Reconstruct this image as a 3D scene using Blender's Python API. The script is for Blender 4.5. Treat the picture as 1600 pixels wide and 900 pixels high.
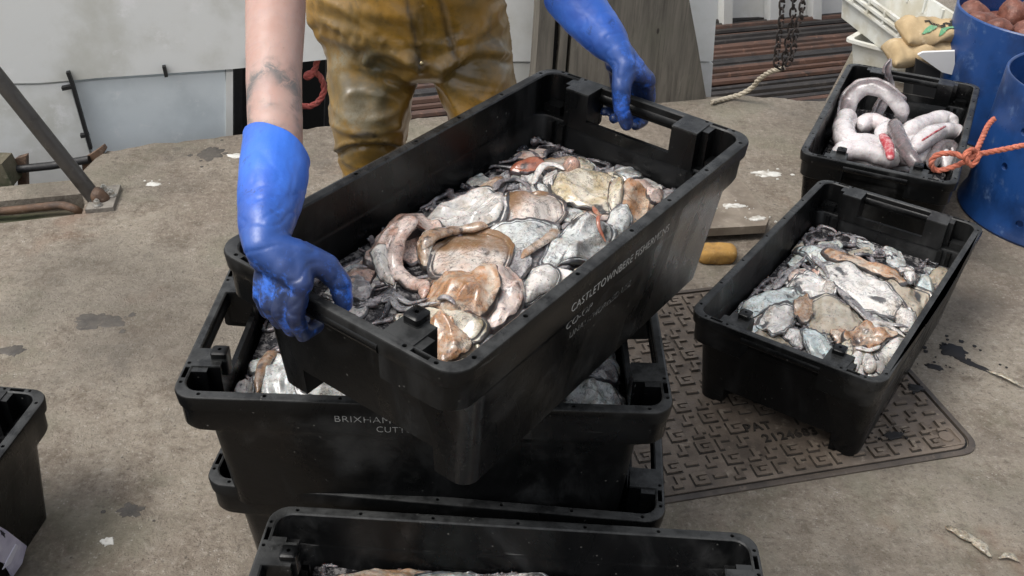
import bpy, bmesh, math, random
from mathutils import Vector, Matrix, noise
R = math.radians
for o in list(bpy.data.objects): bpy.data.objects.remove(o)
SC = bpy.context.scene
COL = SC.collection
# ------------------------------------------------------------------ camera, sky, sun, exposure
F_PX, PITCH, ROLL, EYE = 1590.95, 0.5855, 0.0306, 1.5156
cam = bpy.data.cameras.new('camera'); cam_o = bpy.data.objects.new('camera', cam); COL.objects.link(cam_o)
cam.sensor_width = 36; cam.lens = 36 * F_PX / 1600; cam.clip_start = .05; cam.clip_end = 400
FW = Vector((0, math.cos(PITCH), -math.sin(PITCH)))
_r = Vector((1, 0, 0)); _u = Vector((0, math.sin(PITCH), math.cos(PITCH)))
RT = math.cos(ROLL) * _r + math.sin(ROLL) * _u
UP = -math.sin(ROLL) * _r + math.cos(ROLL) * _u
CAM = Vector((0, 0, EYE))
m = Matrix((RT, UP, -FW)).transposed().to_4x4(); m.translation = CAM; cam_o.matrix_world = m
SC.camera = cam_o
cam.dof.use_dof = False
w = bpy.data.worlds.new('World'); SC.world = w; w.use_nodes = True
nt = w.node_tree; bgn = nt.nodes['Background']
sky = nt.nodes.new('ShaderNodeTexSky'); sky.sky_type = 'NISHITA'; sky.sun_disc = False
SUN_EL, SUN_AZ = R(60), R(-112)          # azimuth from +Y towards +X
sky.sun_elevation = SUN_EL; sky.sun_rotation = SUN_AZ; sky.dust_density = 4; sky.air_density = 1.2
hs = nt.nodes.new('ShaderNodeHueSaturation'); hs.inputs['Saturation'].default_value = .3
nt.links.new(sky.outputs[0], hs.inputs['Color']); nt.links.new(hs.outputs[0], bgn.inputs[0]); bgn.inputs[1].default_value = .15
sl = bpy.data.lights.new('sun', 'SUN'); sl.energy = 1.4; sl.angle = R(25); sl.color = (1, .97, .93)
so = bpy.data.objects.new('sun', sl); COL.objects.link(so)
sd = Vector((math.cos(SUN_EL) * math.sin(SUN_AZ), math.cos(SUN_EL) * math.cos(SUN_AZ), math.sin(SUN_EL)))
so.rotation_euler = sd.to_track_quat('Z', 'Y').to_euler(); so.location = sd * 20
SC.view_settings.view_transform = 'Standard'; SC.view_settings.look = 'None'; SC.view_settings.gamma = 1
SC.view_settings.exposure = 0.5; SC.view_settings.use_curve_mapping = False
SC.render.engine = 'CYCLES'
# ------------------------------------------------------------------ helpers: points
def ray(x, y): return FW + RT * ((x - 800) / F_PX) - UP * ((y - 450) / F_PX)
def gz(x, y, z=0.):
    d = ray(x, y); return CAM + d * ((z - CAM.z) / d.z)
def gy(x, y, Y):
    d = ray(x, y); return CAM + d * (Y / d.y)
def pd(x, y, dep): return CAM + ray(x, y) * dep
def rp(x, y, p0, n):
    d = ray(x, y); return CAM + d * ((p0 - CAM).dot(n) / d.dot(n))
def nz(p, s=1., seed=0.): return noise.noise(Vector((p[0] * s + seed * 7.31, p[1] * s - seed * 3.17, p[2] * s + seed * 1.7)))
# ------------------------------------------------------------------ helpers: materials
def mat(name, base=(.5, .5, .5), rough=.6, **kw):
    M = bpy.data.materials.new(name); M.use_nodes = True
    b = M.node_tree.nodes['Principled BSDF']
    b.inputs['Base Color'].default_value = (*base, 1); b.inputs['Roughness'].default_value = rough
    for k, v in kw.items(): b.inputs[k.replace('_', ' ')].default_value = v
    return M
class N:
    """little node-graph writer"""
    def __init__(s, M): s.t = M.node_tree; s.b = s.t.nodes['Principled BSDF']; s.out = s.t.nodes['Material Output']
    def node(s, typ, **kw):
        n = s.t.nodes.new(typ)
        for k, v in kw.items(): setattr(n, k, v)
        return n
    def set(s, inp, v):
        if hasattr(v, 'is_output') or isinstance(v, bpy.types.NodeSocket): s.t.links.new(v, inp)
        elif isinstance(v, tuple) and len(v) == 3 and inp.type == 'RGBA': inp.default_value = (*v, 1)
        else: inp.default_value = v
    def co(s, kind='Object', scale=None, loc=None):
        c = s.node('ShaderNodeTexCoord').outputs[kind]
        if scale or loc:
            mp = s.node('ShaderNodeMapping'); s.t.links.new(c, mp.inputs[0])
            if scale: mp.inputs['Scale'].default_value = scale
            if loc: mp.inputs['Location'].default_value = loc
            c = mp.outputs[0]
        return c
    def rnd(s, c, amt=9.):
        oi = s.node('ShaderNodeObjectInfo'); cx = s.node('ShaderNodeCombineXYZ'); mu = s.math('MULTIPLY', oi.outputs['Random'], amt)
        for i in range(3): s.t.links.new(mu, cx.inputs[i])
        va = s.node('ShaderNodeVectorMath', operation='ADD'); s.t.links.new(c, va.inputs[0]); s.t.links.new(cx.outputs[0], va.inputs[1]); return va.outputs[0]
    def noise(s, c, scale, det=5., rough=.6, dist=0.):
        n = s.node('ShaderNodeTexNoise'); s.t.links.new(c, n.inputs['Vector'])
        n.inputs['Scale'].default_value = scale; n.inputs['Detail'].default_value = det; n.inputs['Roughness'].default_value = rough; n.inputs['Distortion'].default_value = dist
        return n.outputs[0]
    def vor(s, c, scale, feat='F1', rnd=1.):
        n = s.node('ShaderNodeTexVoronoi', feature=feat); s.t.links.new(c, n.inputs['Vector']); n.inputs['Scale'].default_value = scale; n.inputs['Randomness'].default_value = rnd
        return n.outputs['Distance']
    def math(s, op, a, b=None, clamp=False):
        n = s.node('ShaderNodeMath', operation=op, use_clamp=clamp); s.set(n.inputs[0], a)
        if b is not None: s.set(n.inputs[1], b)
        return n.outputs[0]
    def ramp(s, v, lo, hi, a=0., b=1.):
        n = s.node('ShaderNodeMapRange', interpolation_type='SMOOTHSTEP'); s.set(n.inputs[0], v)
        for i, q in enumerate((lo, hi, a, b)): n.inputs[1 + i].default_value = q
        return n.outputs[0]
    def mix(s, f, a, b, mode='MIX'):
        n = s.node('ShaderNodeMix', data_type='RGBA', blend_type=mode); s.set(n.inputs[0], f); s.set(n.inputs[6], a); s.set(n.inputs[7], b); return n.outputs[2]
    def bump(s, h, st=.3, dist=.01, prev=None):
        n = s.node('ShaderNodeBump'); s.set(n.inputs['Height'], h); n.inputs['Strength'].default_value = st; n.inputs['Distance'].default_value = dist
        if prev is not None: s.t.links.new(prev, n.inputs['Normal'])
        return n.outputs[0]
    def attr(s, name):
        return s.node('ShaderNodeAttribute', attribute_name=name).outputs['Fac']
    def fin(s, col=None, rough=None, nor=None):
        if col is not None: s.set(s.b.inputs['Base Color'], col)
        if rough is not None: s.set(s.b.inputs['Roughness'], rough)
        if nor is not None: s.set(s.b.inputs['Normal'], nor)
def dirty(name, base, dark, light, rough=.5, scale=8., bump=.2, bscale=60., **kw):
    """a worn surface: base colour with darker grime and lighter scuffs"""
    M = mat(name, base, rough, **kw); n = N(M); c = n.rnd(n.co())
    f1 = n.ramp(n.noise(c, scale, 6), .42, .68); f2 = n.ramp(n.noise(c, scale * 2.7, 8, .7), .55, .72)
    col = n.mix(f2, n.mix(f1, base, dark), light)
    h = n.noise(c, bscale, 6, .7)
    n.fin(col, n.ramp(n.noise(c, scale * 1.7), .3, .7, rough * .75, min(1, rough * 1.25)), n.bump(h, bump, .004)); return M
# concrete of the quay
def m_concrete():
    M = mat('quay_concrete', rough=.85); n = N(M); c = n.co()
    big = n.noise(c, 1.5, 6, .65, .4); mid = n.noise(c, 7, 8, .72); m2 = n.noise(c, 15, 8, .78, .5); m3 = n.noise(c, 34, 6, .7); fine = n.noise(c, 75, 6, .8); agg = n.vor(c, 95); agg2 = n.vor(c, 42)
    col = n.mix(n.ramp(big, .36, .64), (.205, .165, .125), (.30, .258, .20))
    col = n.mix(n.ramp(mid, .46, .68), col, (.165, .13, .096))
    col = n.mix(n.math('MULTIPLY', n.ramp(m2, .52, .66), .5), col, (.33, .29, .235))
    col = n.mix(n.math('MULTIPLY', n.ramp(m2, .46, .34), .5), col, (.12, .093, .07))
    col = n.mix(n.math('MULTIPLY', n.ramp(m3, .52, .64), .4), col, (.36, .315, .255)); col = n.mix(n.math('MULTIPLY', n.ramp(m3, .46, .36), .45), col, (.115, .09, .068))
    col = n.mix(n.math('MULTIPLY', n.ramp(fine, .53, .66), .75), col, (.40, .36, .30))
    col = n.mix(n.math('MULTIPLY', n.ramp(fine, .47, .33), .8), col, (.085, .066, .05))
    green = n.math('MULTIPLY', n.ramp(n.noise(n.co(loc=(9, 2, 0)), 2.4, 7, .7), .5, .64), .5); col = n.mix(green, col, (.19, .18, .125))
    pale = n.math('MULTIPLY', n.ramp(agg, .24, .13), n.ramp(n.noise(c, 17, 3), .5, .62))
    col = n.mix(n.math('MULTIPLY', pale, .55), col, (.46, .43, .38))
    drk = n.math('MULTIPLY', n.ramp(agg2, .17, .1), n.ramp(n.noise(c, 11, 3), .53, .64))
    col = n.mix(n.math('MULTIPLY', drk, .7), col, (.055, .045, .038))
    rust = n.math('MULTIPLY', n.ramp(n.noise(c, 3.3, 5, .6), .58, .72), .4)
    col = n.mix(rust, col, (.20, .105, .06))
    stain = n.ramp(n.noise(n.co(loc=(3.1, .7, 0)), 2.6, 9, .75), .58, .64)
    col = n.mix(n.math('MULTIPLY', stain, .45), col, (.10, .085, .07))
    col = n.mix(1., col, (1.10, 1.11, 1.13), 'MULTIPLY')
    damp = n.ramp(n.noise(n.co(loc=(1.7, 4.3, 0)), .9, 4, .55, .3), .48, .62); col = n.mix(n.math('MULTIPLY', damp, .5), col, (.105, .092, .074))
    h = n.math('ADD', n.math('MULTIPLY', fine, .7), n.math('ADD', n.math('MULTIPLY', m2, 1.6), n.math('MULTIPLY', n.ramp(agg, .0, .3), .3)))
    n.fin(col, n.ramp(mid, .3, .75, .6, .95), n.bump(h, .8, .014)); return M
CONC = m_concrete()
def m_plastic(name='black_crate_plastic', sc=1., g=1.):
    M = mat(name, (.012, .0125, .013), .42, Specular_IOR_Level=.23); n = N(M); c = n.rnd(n.co())
    smear = n.noise(n.rnd(n.co(scale=(1, 1, .45))), 7, 7, .62, .8); fine = n.noise(c, 90, 5, .7)
    f = n.math('MULTIPLY', n.ramp(smear, .52, .74), .8 * g)
    col = n.mix(f, (.0036, .0038, .004), (.024, .0245, .0245))
    scr = n.noise(n.rnd(n.co(scale=(6, 90, 90))), 1.4, 4, .6); scr2 = n.noise(n.rnd(n.co(scale=(70, 8, 40))), 1.4, 4, .6)
    sf = n.math('MULTIPLY', n.math('MAXIMUM', n.ramp(scr, .69, .76), n.ramp(scr2, .70, .76)), .6 * g)
    col = n.mix(sf, col, (.10, .10, .095))
    spots = n.math('MULTIPLY', n.ramp(n.vor(c, 46), .10, .05), n.ramp(n.noise(c, 9, 2), .52, .6))
    haze = n.math('MULTIPLY', n.ramp(n.noise(n.rnd(n.co(), 17.), 4.5, 5, .6), .56, .72), .55 * g); col = n.mix(haze, col, (.045, .045, .044))
    col = n.mix(n.math('MULTIPLY', spots, .6), col, (.16, .155, .14))
    sz = n.node('ShaderNodeSeparateXYZ'); n.t.links.new(n.co(), sz.inputs[0]); rim_tone = n.math('MULTIPLY', n.math('MULTIPLY', n.ramp(sz.outputs[2], -.004, -.001), n.ramp(sz.outputs[2], .004, .002)), n.ramp(n.noise(c, 26, 6, .7), .35, .62, .25, 1.)); col = n.mix(n.math('MULTIPLY', rim_tone, .8), col, (.05, .051, .05))  # lighter mottled tone in a thin band at rim height
    n.fin(col, n.ramp(smear, .35, .7, .2, .55), n.bump(n.math('ADD', n.math('MULTIPLY', smear, 2.), fine), .12, .004)); return M
PLAST = m_plastic()
PLAST_WORN = m_plastic('worn_black_crate_plastic', g=1.5)
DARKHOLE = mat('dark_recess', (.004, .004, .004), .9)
STENCIL = {}
def m_stencil(name, col, cover):
    M = mat(name, col, .7); n = N(M); c = n.co()
    f = n.ramp(n.noise(c, 170, 5, .7), cover - .06, cover + .06)
    g = n.ramp(n.noise(c, 30, 4, .6), cover - .1, cover + .12)
    n.fin(n.mix(n.math('MULTIPLY', f, g), col, (.012, .0125, .013)), .6); return M
def flesh(name, pale, tan, amt=.5, ink=.5, scale=14., rough=.38, inkcol=(.012, .012, .016), second=None):
    """wet cuttlefish skin: pale ground, tan blotches, black ink veins and freckles"""
    M = mat(name, pale, rough, Subsurface_Weight=.35, Subsurface_Scale=.012, Coat_Weight=.8, Coat_Roughness=.07); n = N(M)
    M.node_tree.nodes['Principled BSDF'].inputs['Subsurface Radius'].default_value = (1, .4, .25)
    c = n.rnd(n.co()); wob = n.noise(c, scale * 1.3, 6, .65, .6)
    f = n.ramp(wob, .62 - amt * .35, .72 - amt * .2)
    mott = n.noise(c, scale * 9, 5, .75)
    col = n.mix(n.math('MULTIPLY', f, n.ramp(mott, .3, .6, .55, 1.)), pale, tan)
    if second: col = n.mix(n.math('MULTIPLY', n.ramp(n.noise(n.rnd(n.co(), 23.), scale * 1.1, 5, .6), .55, .68), .75), col, second)
    col = n.mix(n.math('MULTIPLY', n.ramp(mott, .5, .35), .3), col, (.22, .19, .17))
    l1 = n.math('ABSOLUTE', n.math('SUBTRACT', n.noise(c, scale * 1.5, 6, .68, 1.2), .5)); l2 = n.math('ABSOLUTE', n.math('SUBTRACT', n.noise(n.rnd(n.co(), 31.), scale * 2.6, 5, .65, .8), .5))
    vein = n.math('MAXIMUM', n.math('MULTIPLY', n.ramp(l1, .030, .004), n.ramp(n.noise(c, scale * .9, 3), .60 - ink * .22, .70 - ink * .2)), n.math('MULTIPLY', n.ramp(l2, .03, .004), n.ramp(n.noise(c, scale * 1.3, 3), .66 - ink * .22, .76 - ink * .2)))
    freck = n.math('MULTIPLY', n.ramp(n.noise(c, 150, 5, .75), .55, .64), n.ramp(n.noise(c, scale * 1.6, 4), .56 - ink * .3, .72 - ink * .25))
    smut = n.math('MULTIPLY', n.ramp(n.noise(c, scale * 2.4, 9, .8, .5), .655 - ink * .13, .735 - ink * .1), .9)
    grey = n.math('MULTIPLY', n.ramp(n.noise(c, scale * .8, 6, .7), .5, .68), .62 * ink)
    k = n.math('MAXIMUM', n.math('MAXIMUM', n.math('MULTIPLY', vein, .6), n.math('MULTIPLY', freck, .8)), smut)
    k = n.math('MAXIMUM', n.math('MAXIMUM', k, grey), n.math('MULTIPLY', n.ramp(n.math('ADD', n.attr('ink'), n.math('MULTIPLY', n.math('SUBTRACT', n.noise(c, 75, 7, .78), .5), 1.3)), .22, .62), .93))
    col = n.mix(k, col, inkcol)
    n.fin(col, n.ramp(mott, .3, .7, rough * .7, rough * 1.35), n.bump(n.math('ADD', n.math('ADD', mott, n.math('MULTIPLY', n.noise(c, 55, 4, .6), 1.5)), n.math('MULTIPLY', wob, 2.)), .28, .004)); return M
# ------------------------------------------------------------------ helpers: meshes
class MB:
    def __init__(s): s.v = []; s.f = []
    def add(s, vs, fs):
        o = len(s.v); s.v += [Vector(v) for v in vs]; s.f += [tuple(i + o for i in f) for f in fs]; return s
    def box(s, c, size, M=None):
        c = Vector(c); a, b, d = (q / 2 for q in size); vs = [Vector((x, y, z)) for x in (-a, a) for y in (-b, b) for z in (-d, d)]
        vs = [(M @ v if M else v) + c for v in vs]
        return s.add(vs, [(0, 1, 3, 2), (4, 6, 7, 5), (0, 4, 5, 1), (2, 3, 7, 6), (0, 2, 6, 4), (1, 5, 7, 3)])
    def bar(s, a, b, wd, ht, up=(0, 0, 1)):
        a, b = Vector(a), Vector(b); d = b - a; L = d.length; d.normalize(); up = Vector(up); sx = d.cross(up).normalized(); uz = sx.cross(d)
        return s.box((a + b) / 2, (L, wd, ht), Matrix((d, sx, uz)).transposed())
    def loft(s, loops, cap0=True, cap1=True, closed=True):
        n = len(loops[0]); vs = [p for l in loops for p in l]; fs = []
        for i in range(len(loops) - 1):
            for j in range(n if closed else n - 1):
                k = (j + 1) % n; fs.append((i * n + j, i * n + k, (i + 1) * n + k, (i + 1) * n + j))
        if cap0: fs.append(tuple(reversed(range(n))))
        if cap1: fs.append(tuple(range((len(loops) - 1) * n, len(loops) * n)))
        return s.add(vs, fs)
    def tube(s, path, rad, n=10, flat=1., up=None, cap=True):
        path = [Vector(p) for p in path]; loops = []; prev = None
        for i, p in enumerate(path):
            t = (path[min(i + 1, len(path) - 1)] - path[max(i - 1, 0)]).normalized()
            ref = prev if prev is not None else (Vector(up) if up else (Vector((0, 0, 1)) if abs(t.z) < .9 else Vector((1, 0, 0))))
            a = (ref - t * ref.dot(t)).normalized(); prev = a; b = t.cross(a)
            r = rad[i] if hasattr(rad, '__len__') else rad
            loops.append([p + a * (r * flat * math.cos(2 * math.pi * k / n)) + b * (r * math.sin(2 * math.pi * k / n)) for k in range(n)])
        return s.loft(loops, cap, cap)
    def capsule(s, p0, r0, p1, r1, n=14):
        p0, p1 = Vector(p0), Vector(p1); t = (p1 - p0); L = t.length; t = t / L if L > 1e-6 else Vector((0, 0, 1)); path = []; rad = []
        for i in range(6):
            a = math.pi / 2 * (i / 6); path.append(p0 - t * r0 * math.cos(a)); rad.append(max(r0 * math.sin(a), r0 * .05))
        path.append(p0); rad.append(r0); path.append(p1); rad.append(r1)
        for i in range(1, 7):
            a = math.pi / 2 * (i / 6); path.append(p1 + t * r1 * math.sin(a)); rad.append(max(r1 * math.cos(a), r1 * .05))
        return s.tube(path, rad, n)
    def ell(s, c, r, M=None, nu=20, nv=12):
        c = Vector(c); loops = []
        for i in range(nv + 1):
            a = math.pi * (.02 + .96 * i / nv)
            l = [Vector((r[0] * math.sin(a) * math.cos(2 * math.pi * k / nu), r[1] * math.sin(a) * math.sin(2 * math.pi * k / nu), -r[2] * math.cos(a))) for k in range(nu)]
            loops.append([(M @ q if M else q) + c for q in l])
        return s.loft(loops)
    def mesh(s, name):
        me = bpy.data.meshes.new(name); me.from_pydata([tuple(v) for v in s.v], [], s.f); me.update(); return me
    def build(s, name, M, parent=None, smooth=True, sharp=40., fix=True):
        return obj(name, s.mesh(name), M, parent, smooth, sharp, fix)
def obj(name, me, M, parent=None, smooth=True, sharp=40., fix=True):
    if fix:
        bm = bmesh.new(); bm.from_mesh(me); bmesh.ops.recalc_face_normals(bm, faces=bm.faces); bm.to_mesh(me); bm.free()
    me.polygons.foreach_set('use_smooth', [smooth] * len(me.polygons))
    if smooth and sharp: me.set_sharp_from_angle(angle=R(sharp))
    o = bpy.data.objects.new(name, me); COL.objects.link(o); me.materials.clear(); me.materials.append(M)
    if parent: o.parent = parent
    return o
def evalmesh(o, name):
    dg = bpy.context.evaluated_depsgraph_get(); dg.update()
    me = bpy.data.meshes.new_from_object(o.evaluated_get(dg)); me.name = name; return me
def remesh(mb, voxel, it=6, fac=.5, sub=0):
    o = mb.build('tmp', CONC); md = o.modifiers.new('r', 'REMESH'); md.mode = 'VOXEL'; md.voxel_size = voxel
    if it: sm = o.modifiers.new('s', 'SMOOTH'); sm.iterations = it; sm.factor = fac
    if sub: ss = o.modifiers.new('u', 'SUBSURF'); ss.levels = sub; ss.render_levels = sub
    me = evalmesh(o, 'm'); bpy.data.objects.remove(o); return me
def boolean(mb, cutters, op='DIFFERENCE'):
    o = mb.build('tmp', CONC)
    c = cutters.build('cut', CONC); b = o.modifiers.new('b', 'BOOLEAN'); b.object = c; b.operation = op; b.solver = 'EXACT'
    me = evalmesh(o, 'm'); bpy.data.objects.remove(o); bpy.data.objects.remove(c); return me
def tag(o, label, cat, group=None, kind=None):
    if label: o['label'] = label
    if cat: o['category'] = cat
    if group: o['group'] = group
    if kind: o['kind'] = kind
    return o
def empty(name, loc, label, cat, group=None, rot=None):
    o = bpy.data.objects.new(name, None); COL.objects.link(o); o.location = loc; o.empty_display_size = .1
    if rot is not None: o.rotation_euler = rot
    return tag(o, label, cat, group)
def rrect(a, b, r, z, n=6):
    pts = []
    for cx, cy, s in ((a - r, b - r, 0), (-a + r, b - r, 90), (-a + r, -b + r, 180), (a - r, -b + r, 270)):
        for i in range(n + 1):
            t = R(s + 90 * i / n); pts.append(Vector((cx + r * math.cos(t), cy + r * math.sin(t), z)))
    return pts
def spline(pts, n=8):
    """Catmull-Rom through the points"""
    pts = [Vector(p) for p in pts]; P = [pts[0] * 2 - pts[1]] + pts + [pts[-1] * 2 - pts[-2]]; out = []
    for i in range(1, len(P) - 2):
        for k in range(n):
            t = k / n; a, b, c, d = P[i - 1:i + 3]
            out.append(.5 * ((2 * b) + (c - a) * t + (2 * a - 5 * b + 4 * c - d) * t * t + (3 * b - a - 3 * c + d) * t ** 3))
    return out + [pts[-1]]
def prism(poly, d, mb=None):
    mb = mb or MB(); d = Vector(d); return mb.loft([[Vector(p) for p in poly], [Vector(p) + d for p in poly]])
# ------------------------------------------------------------------ quay
QA = R(15.5); QU = Vector((math.cos(QA), math.sin(QA), 0)); QN = Vector((-math.sin(QA), math.cos(QA), 0))
rng = random.Random(4)
edge = [gz(-260, 318), gz(0, 292), gz(50, 287), gz(118, 281), gz(131, 266), gz(150, 247), gz(168, 236)]
main = [(168, 236), (230, 226), (300, 219), (370, 211), (450, 204), (540, 196), (640, 187), (720, 180), (830, 168), (960, 160), (1105, 152), (1180, 150), (1225, 153), (1262, 160)]
for i in range(len(main) - 1):
    for k in range(6):
        t = k / 6; p = gz(main[i][0] * (1 - t) + main[i + 1][0] * t, main[i][1] * (1 - t) + main[i + 1][1] * t)
        if i or k: edge.append(p + QN * (.014 * noise.noise(p * 9) + .008 * rng.uniform(-1, 1)))
edge.append(gz(1290, 158))
poly = edge + [Vector((1.95, 5.4, 0)), Vector((9, 7.2, 0)), Vector((9, -8, 0)), Vector((-9, -8, 0)), Vector((-9, 1.2, 0))]
q = MB(); q.loft([[Vector((p.x, p.y, -2.2)) for p in poly], [Vector((p.x, p.y, -.02)) for p in poly], [Vector((p.x, p.y, 0)) for p in poly]])
cut = MB(); tr = [gz(-330, 345), gz(60, 309), gz(128, 303), gz(133, 318), gz(128, 334), gz(0, 349), gz(-330, 385)]
cut.loft([[Vector((p.x, p.y, -.055)) for p in tr], [Vector((p.x, p.y, .05)) for p in tr]])
me = boolean(q, cut)
o = obj('quay_ground', me, CONC, None, True, 30); tag(o, None, None, kind='structure')
# the sunken channel has moss on its floor
MOSS = dirty('mossy_concrete', (.12, .105, .07), (.05, .058, .028), (.2, .175, .13), .9, 9, .5, 50)
mo = MB(); mo.loft([[Vector((p.x, p.y, -.06)) for p in tr], [Vector((p.x, p.y, -.051)) for p in tr]]); o = mo.build('moss_floor', MOSS); tag(o, None, None, kind='structure')
WATER = mat('harbour_water', (.02, .03, .03), .12); nn = N(WATER); nn.fin(None, None, nn.bump(nn.noise(nn.co(), 3, 4), .3, .1))
wt = MB(); wt.add([(-300, -300, -2), (300, -300, -2), (300, 300, -2), (-300, 300, -2)], [(0, 1, 2, 3)]); tag(wt.build('water', WATER), None, None, kind='structure')
# stains: ink and droppings with a thickness of their own
def splat(name, px, r, M, label, cat, seed, sx=1., rot=0., z=.0008, kind='stuff', n=46, drops=8, plane=0.):
    rg = random.Random(seed); c = gz(*px, plane); mb = MB()
    def blob(cx, cy, rr, ax):
        pts = []
        for k in range(n):
            a = 2 * math.pi * k / n; q = rr * (1 + .45 * noise.noise(Vector((math.cos(a) * 1.6 + seed, math.sin(a) * 1.6, rr * 40))) + .35 * noise.noise(Vector((math.cos(a) * 4 + seed, math.sin(a) * 4, 2.))))
            x, y = q * ax * math.cos(a), q * math.sin(a); pts.append((cx + x * math.cos(rot) - y * math.sin(rot), cy + x * math.sin(rot) + y * math.cos(rot)))
        mb.loft([[Vector((x, y, -.002)) for x, y in pts], [Vector((x, y, z)) for x, y in pts], [Vector((cx + (x - cx) * .9, cy + (y - cy) * .9, z + .0012)) for x, y in pts]])
    blob(0, 0, r, sx)
    for _ in range(drops):
        a = rg.uniform(0, 6.28); d = r * rg.uniform(1.0, 2.4); blob(d * math.cos(a) * sx, d * math.sin(a), r * rg.uniform(.08, .3), 1.)
    o = mb.build(name, M); o.location = c; return tag(o, label, cat, kind=kind)
INK = mat('wet_ink', (.007, .006, .006), .6); WHITEGUANO = dirty('bird_lime', (.62, .61, .57), (.35, .32, .27), (.75, .74, .7), .8, 30, .5, 90)
GREASE = dirty('oil_stain', (.075, .066, .056), (.05, .045, .04), (.14, .118, .092), .7, 25, .5, 60)
# ------------------------------------------------------------------ crates
CL, CW, CH = .8, .428, .263
def crate_body(worn_bulge=0.):
    L = [rrect(.335, .183, .024, -.263), rrect(.349, .202, .028, -.083), rrect(.353, .2035, .030, -.077), rrect(.390, .204, .033, -.075), rrect(.395, .205, .034, -.071),
         rrect(.396, .2065, .034, -.031), rrect(.3975, .2125, .035, -.027), rrect(.400, .214, .036, -.005), rrect(.3985, .2125, .035, -.0015), rrect(.395, .209, .033, 0),
         rrect(.386, .1965, .027, 0), rrect(.3835, .194, .025, -.002), rrect(.3825, .1935, .025, -.064), rrect(.379, .193, .024, -.067), rrect(.346, .192, .024, -.069), rrect(.343, .191, .023, -.073), rrect(.331, .178, .02, -.197)]
    mb = MB(); mb.loft(L)
    cut = MB()
    for s in (-1, 1):
        cut.box((s * .385, 0, -.0585), (.074, .17, .053))                 # hand hole under the bar
        cut.box((s * .345, 0, -.25), (.16, .25, .075))                    # recess between the feet
        for y in (-.15, .15): cut.box((s * .391, y, 0), (.0075, .028, .05))
        for y in (-.175, -.125, .125, .175): cut.tube([(s * .3915, y, -.007), (s * .3915, y, .01)], .0034, 8)
        for x in (-.355, -.25, -.13, .01, .12, .24, .36): cut.tube([(x, s * .2035, -.007), (x, s * .2035, .01)], .0036, 8)
    me = boolean(mb, cut)
    # inner blocks, sockets and ribs beside the hand holes
    ex = MB()
    for s in (-1, 1):
        ex.box((s * .3435, 0, -.0635), (.009, .172, .021))               # inner lip of the hand hole
        for t in (-1, 1):
            ex.box((s * .3625, t * .109, -.0365), (.047, .048, .0735)); ex.box((s * .372, t * .1225, -.0375), (.027, .046, .071))  # solid block
            ex.box((s * .365, t * .168, -.0605), (.026, .036, .02)); ex.box((s * .3365, t * .134, -.105), (.011, .012, .066))
            ex.box((s * .3365, t * .156, -.105), (.011, .009, .066))
    bm = bmesh.new(); bm.from_mesh(me); tmp = ex.mesh('x'); bm.from_mesh(tmp)
    if worn_bulge:
        for v in bm.verts:
            if abs(v.co.y) > .12: v.co.y += math.copysign(worn_bulge, v.co.y) * max(0, math.cos(v.co.x * math.pi / .8)) * (1 if v.co.y < 0 else .2)
    bm.to_mesh(me); bm.free(); return me
BODY = crate_body(); BODY_BENT = crate_body(.016)
def lug_mesh():
    mb = MB(); mb.loft([rrect(.014, .013, .005, -.03, 3), rrect(.014, .013, .005, .012, 3), rrect(.011, .010, .004, .0145, 3)]); cut = MB(); cut.tube([(0, 0, .004), (0, 0, .03)], .0035, 8); return boolean(mb, cut)
LUG = lug_mesh()
BARM = None
def crate(x, y, z, a, b, c, label, group='black plastic fish crates', bent=False, M=None, lugs=(-1,)):
    """root Empty on the crate's floor centre; rim at z"""
    M = M or PLAST; rot = Matrix.Rotation(a, 4, 'Z') @ Matrix.Rotation(b, 4, 'X') @ Matrix.Rotation(c, 4, 'Y')
    mw = Matrix.Translation((x, y, z)) @ rot; base = mw @ Vector((0, 0, -CH))
    root = empty('fish_crate', base, label, 'crate', group, rot.to_euler())
    b_ = obj('body', (BODY_BENT if bent else BODY).copy(), M, root, True, 32, False); b_.location = (0, 0, CH)
    for s in (-1, 1):
        h = MB(); h.tube([(s * .3905, -.0865, CH - .021), (s * .3905, .0865, CH - .021)], .0112, 12, 1.0); hb = h.build('handle', M, root)
        for t in (-1, 1):
            if s in lugs: l = obj('lug', LUG, M, root); l.location = (s * .345, t * .1045, CH)
    root['mw'] = 0; del root['mw']
    return root, mw
def lettering(root, txt, size, x, z, M, side=-1, sx=1., shear=0., yoff=None):
    cu = bpy.data.curves.new('lettering', 'FONT'); cu.body = txt; cu.size = size; cu.extrude = .0003; cu.offset = -.00035; cu.shear = shear; cu.space_character = 1.05
    o = bpy.data.objects.new('t', cu); COL.objects.link(o); me = evalmesh(o, 'lettering'); bpy.data.objects.remove(o)
    o = obj('lettering', me, M, root, False)
    # wall slope below the rim
    prof = [(-.263, .183), (-.083, .202), (-.075, .204), (-.031, .2065), (-.027, .2125), (0, .2135)]
    def wall(q): return next((b0 + (b1 - b0) * (q - z0) / (z1 - z0) for (z0, b0), (z1, b1) in zip(prof, prof[1:]) if q <= z1), .2135)
    tl = 6 if z < -.08 else 2.5
    o.matrix_local = Matrix.Translation((x, side * (wall(z) + .0006), CH + z)) @ Matrix.Rotation(R(90 + tl), 4, 'X') @ Matrix.Diagonal((sx, 1, 1, 1)); return o
A_, A_mw = crate(-.0022, 1.3762, .79, .9524, .0443, -.0263, 'black fish crate of cuttlefish lifted at an angle by the man in blue gloves')
D_, D_mw = crate(-.1358, 1.4456, .472, -.0038, 0, 0, 'black fish crate directly below the lifted one, upper crate of the stack')
E_, E_mw = crate(-.1112, 1.4562, .2459, -.0748, 0, 0, 'black fish crate at the bottom of the stack, holding up another crate')
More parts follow.
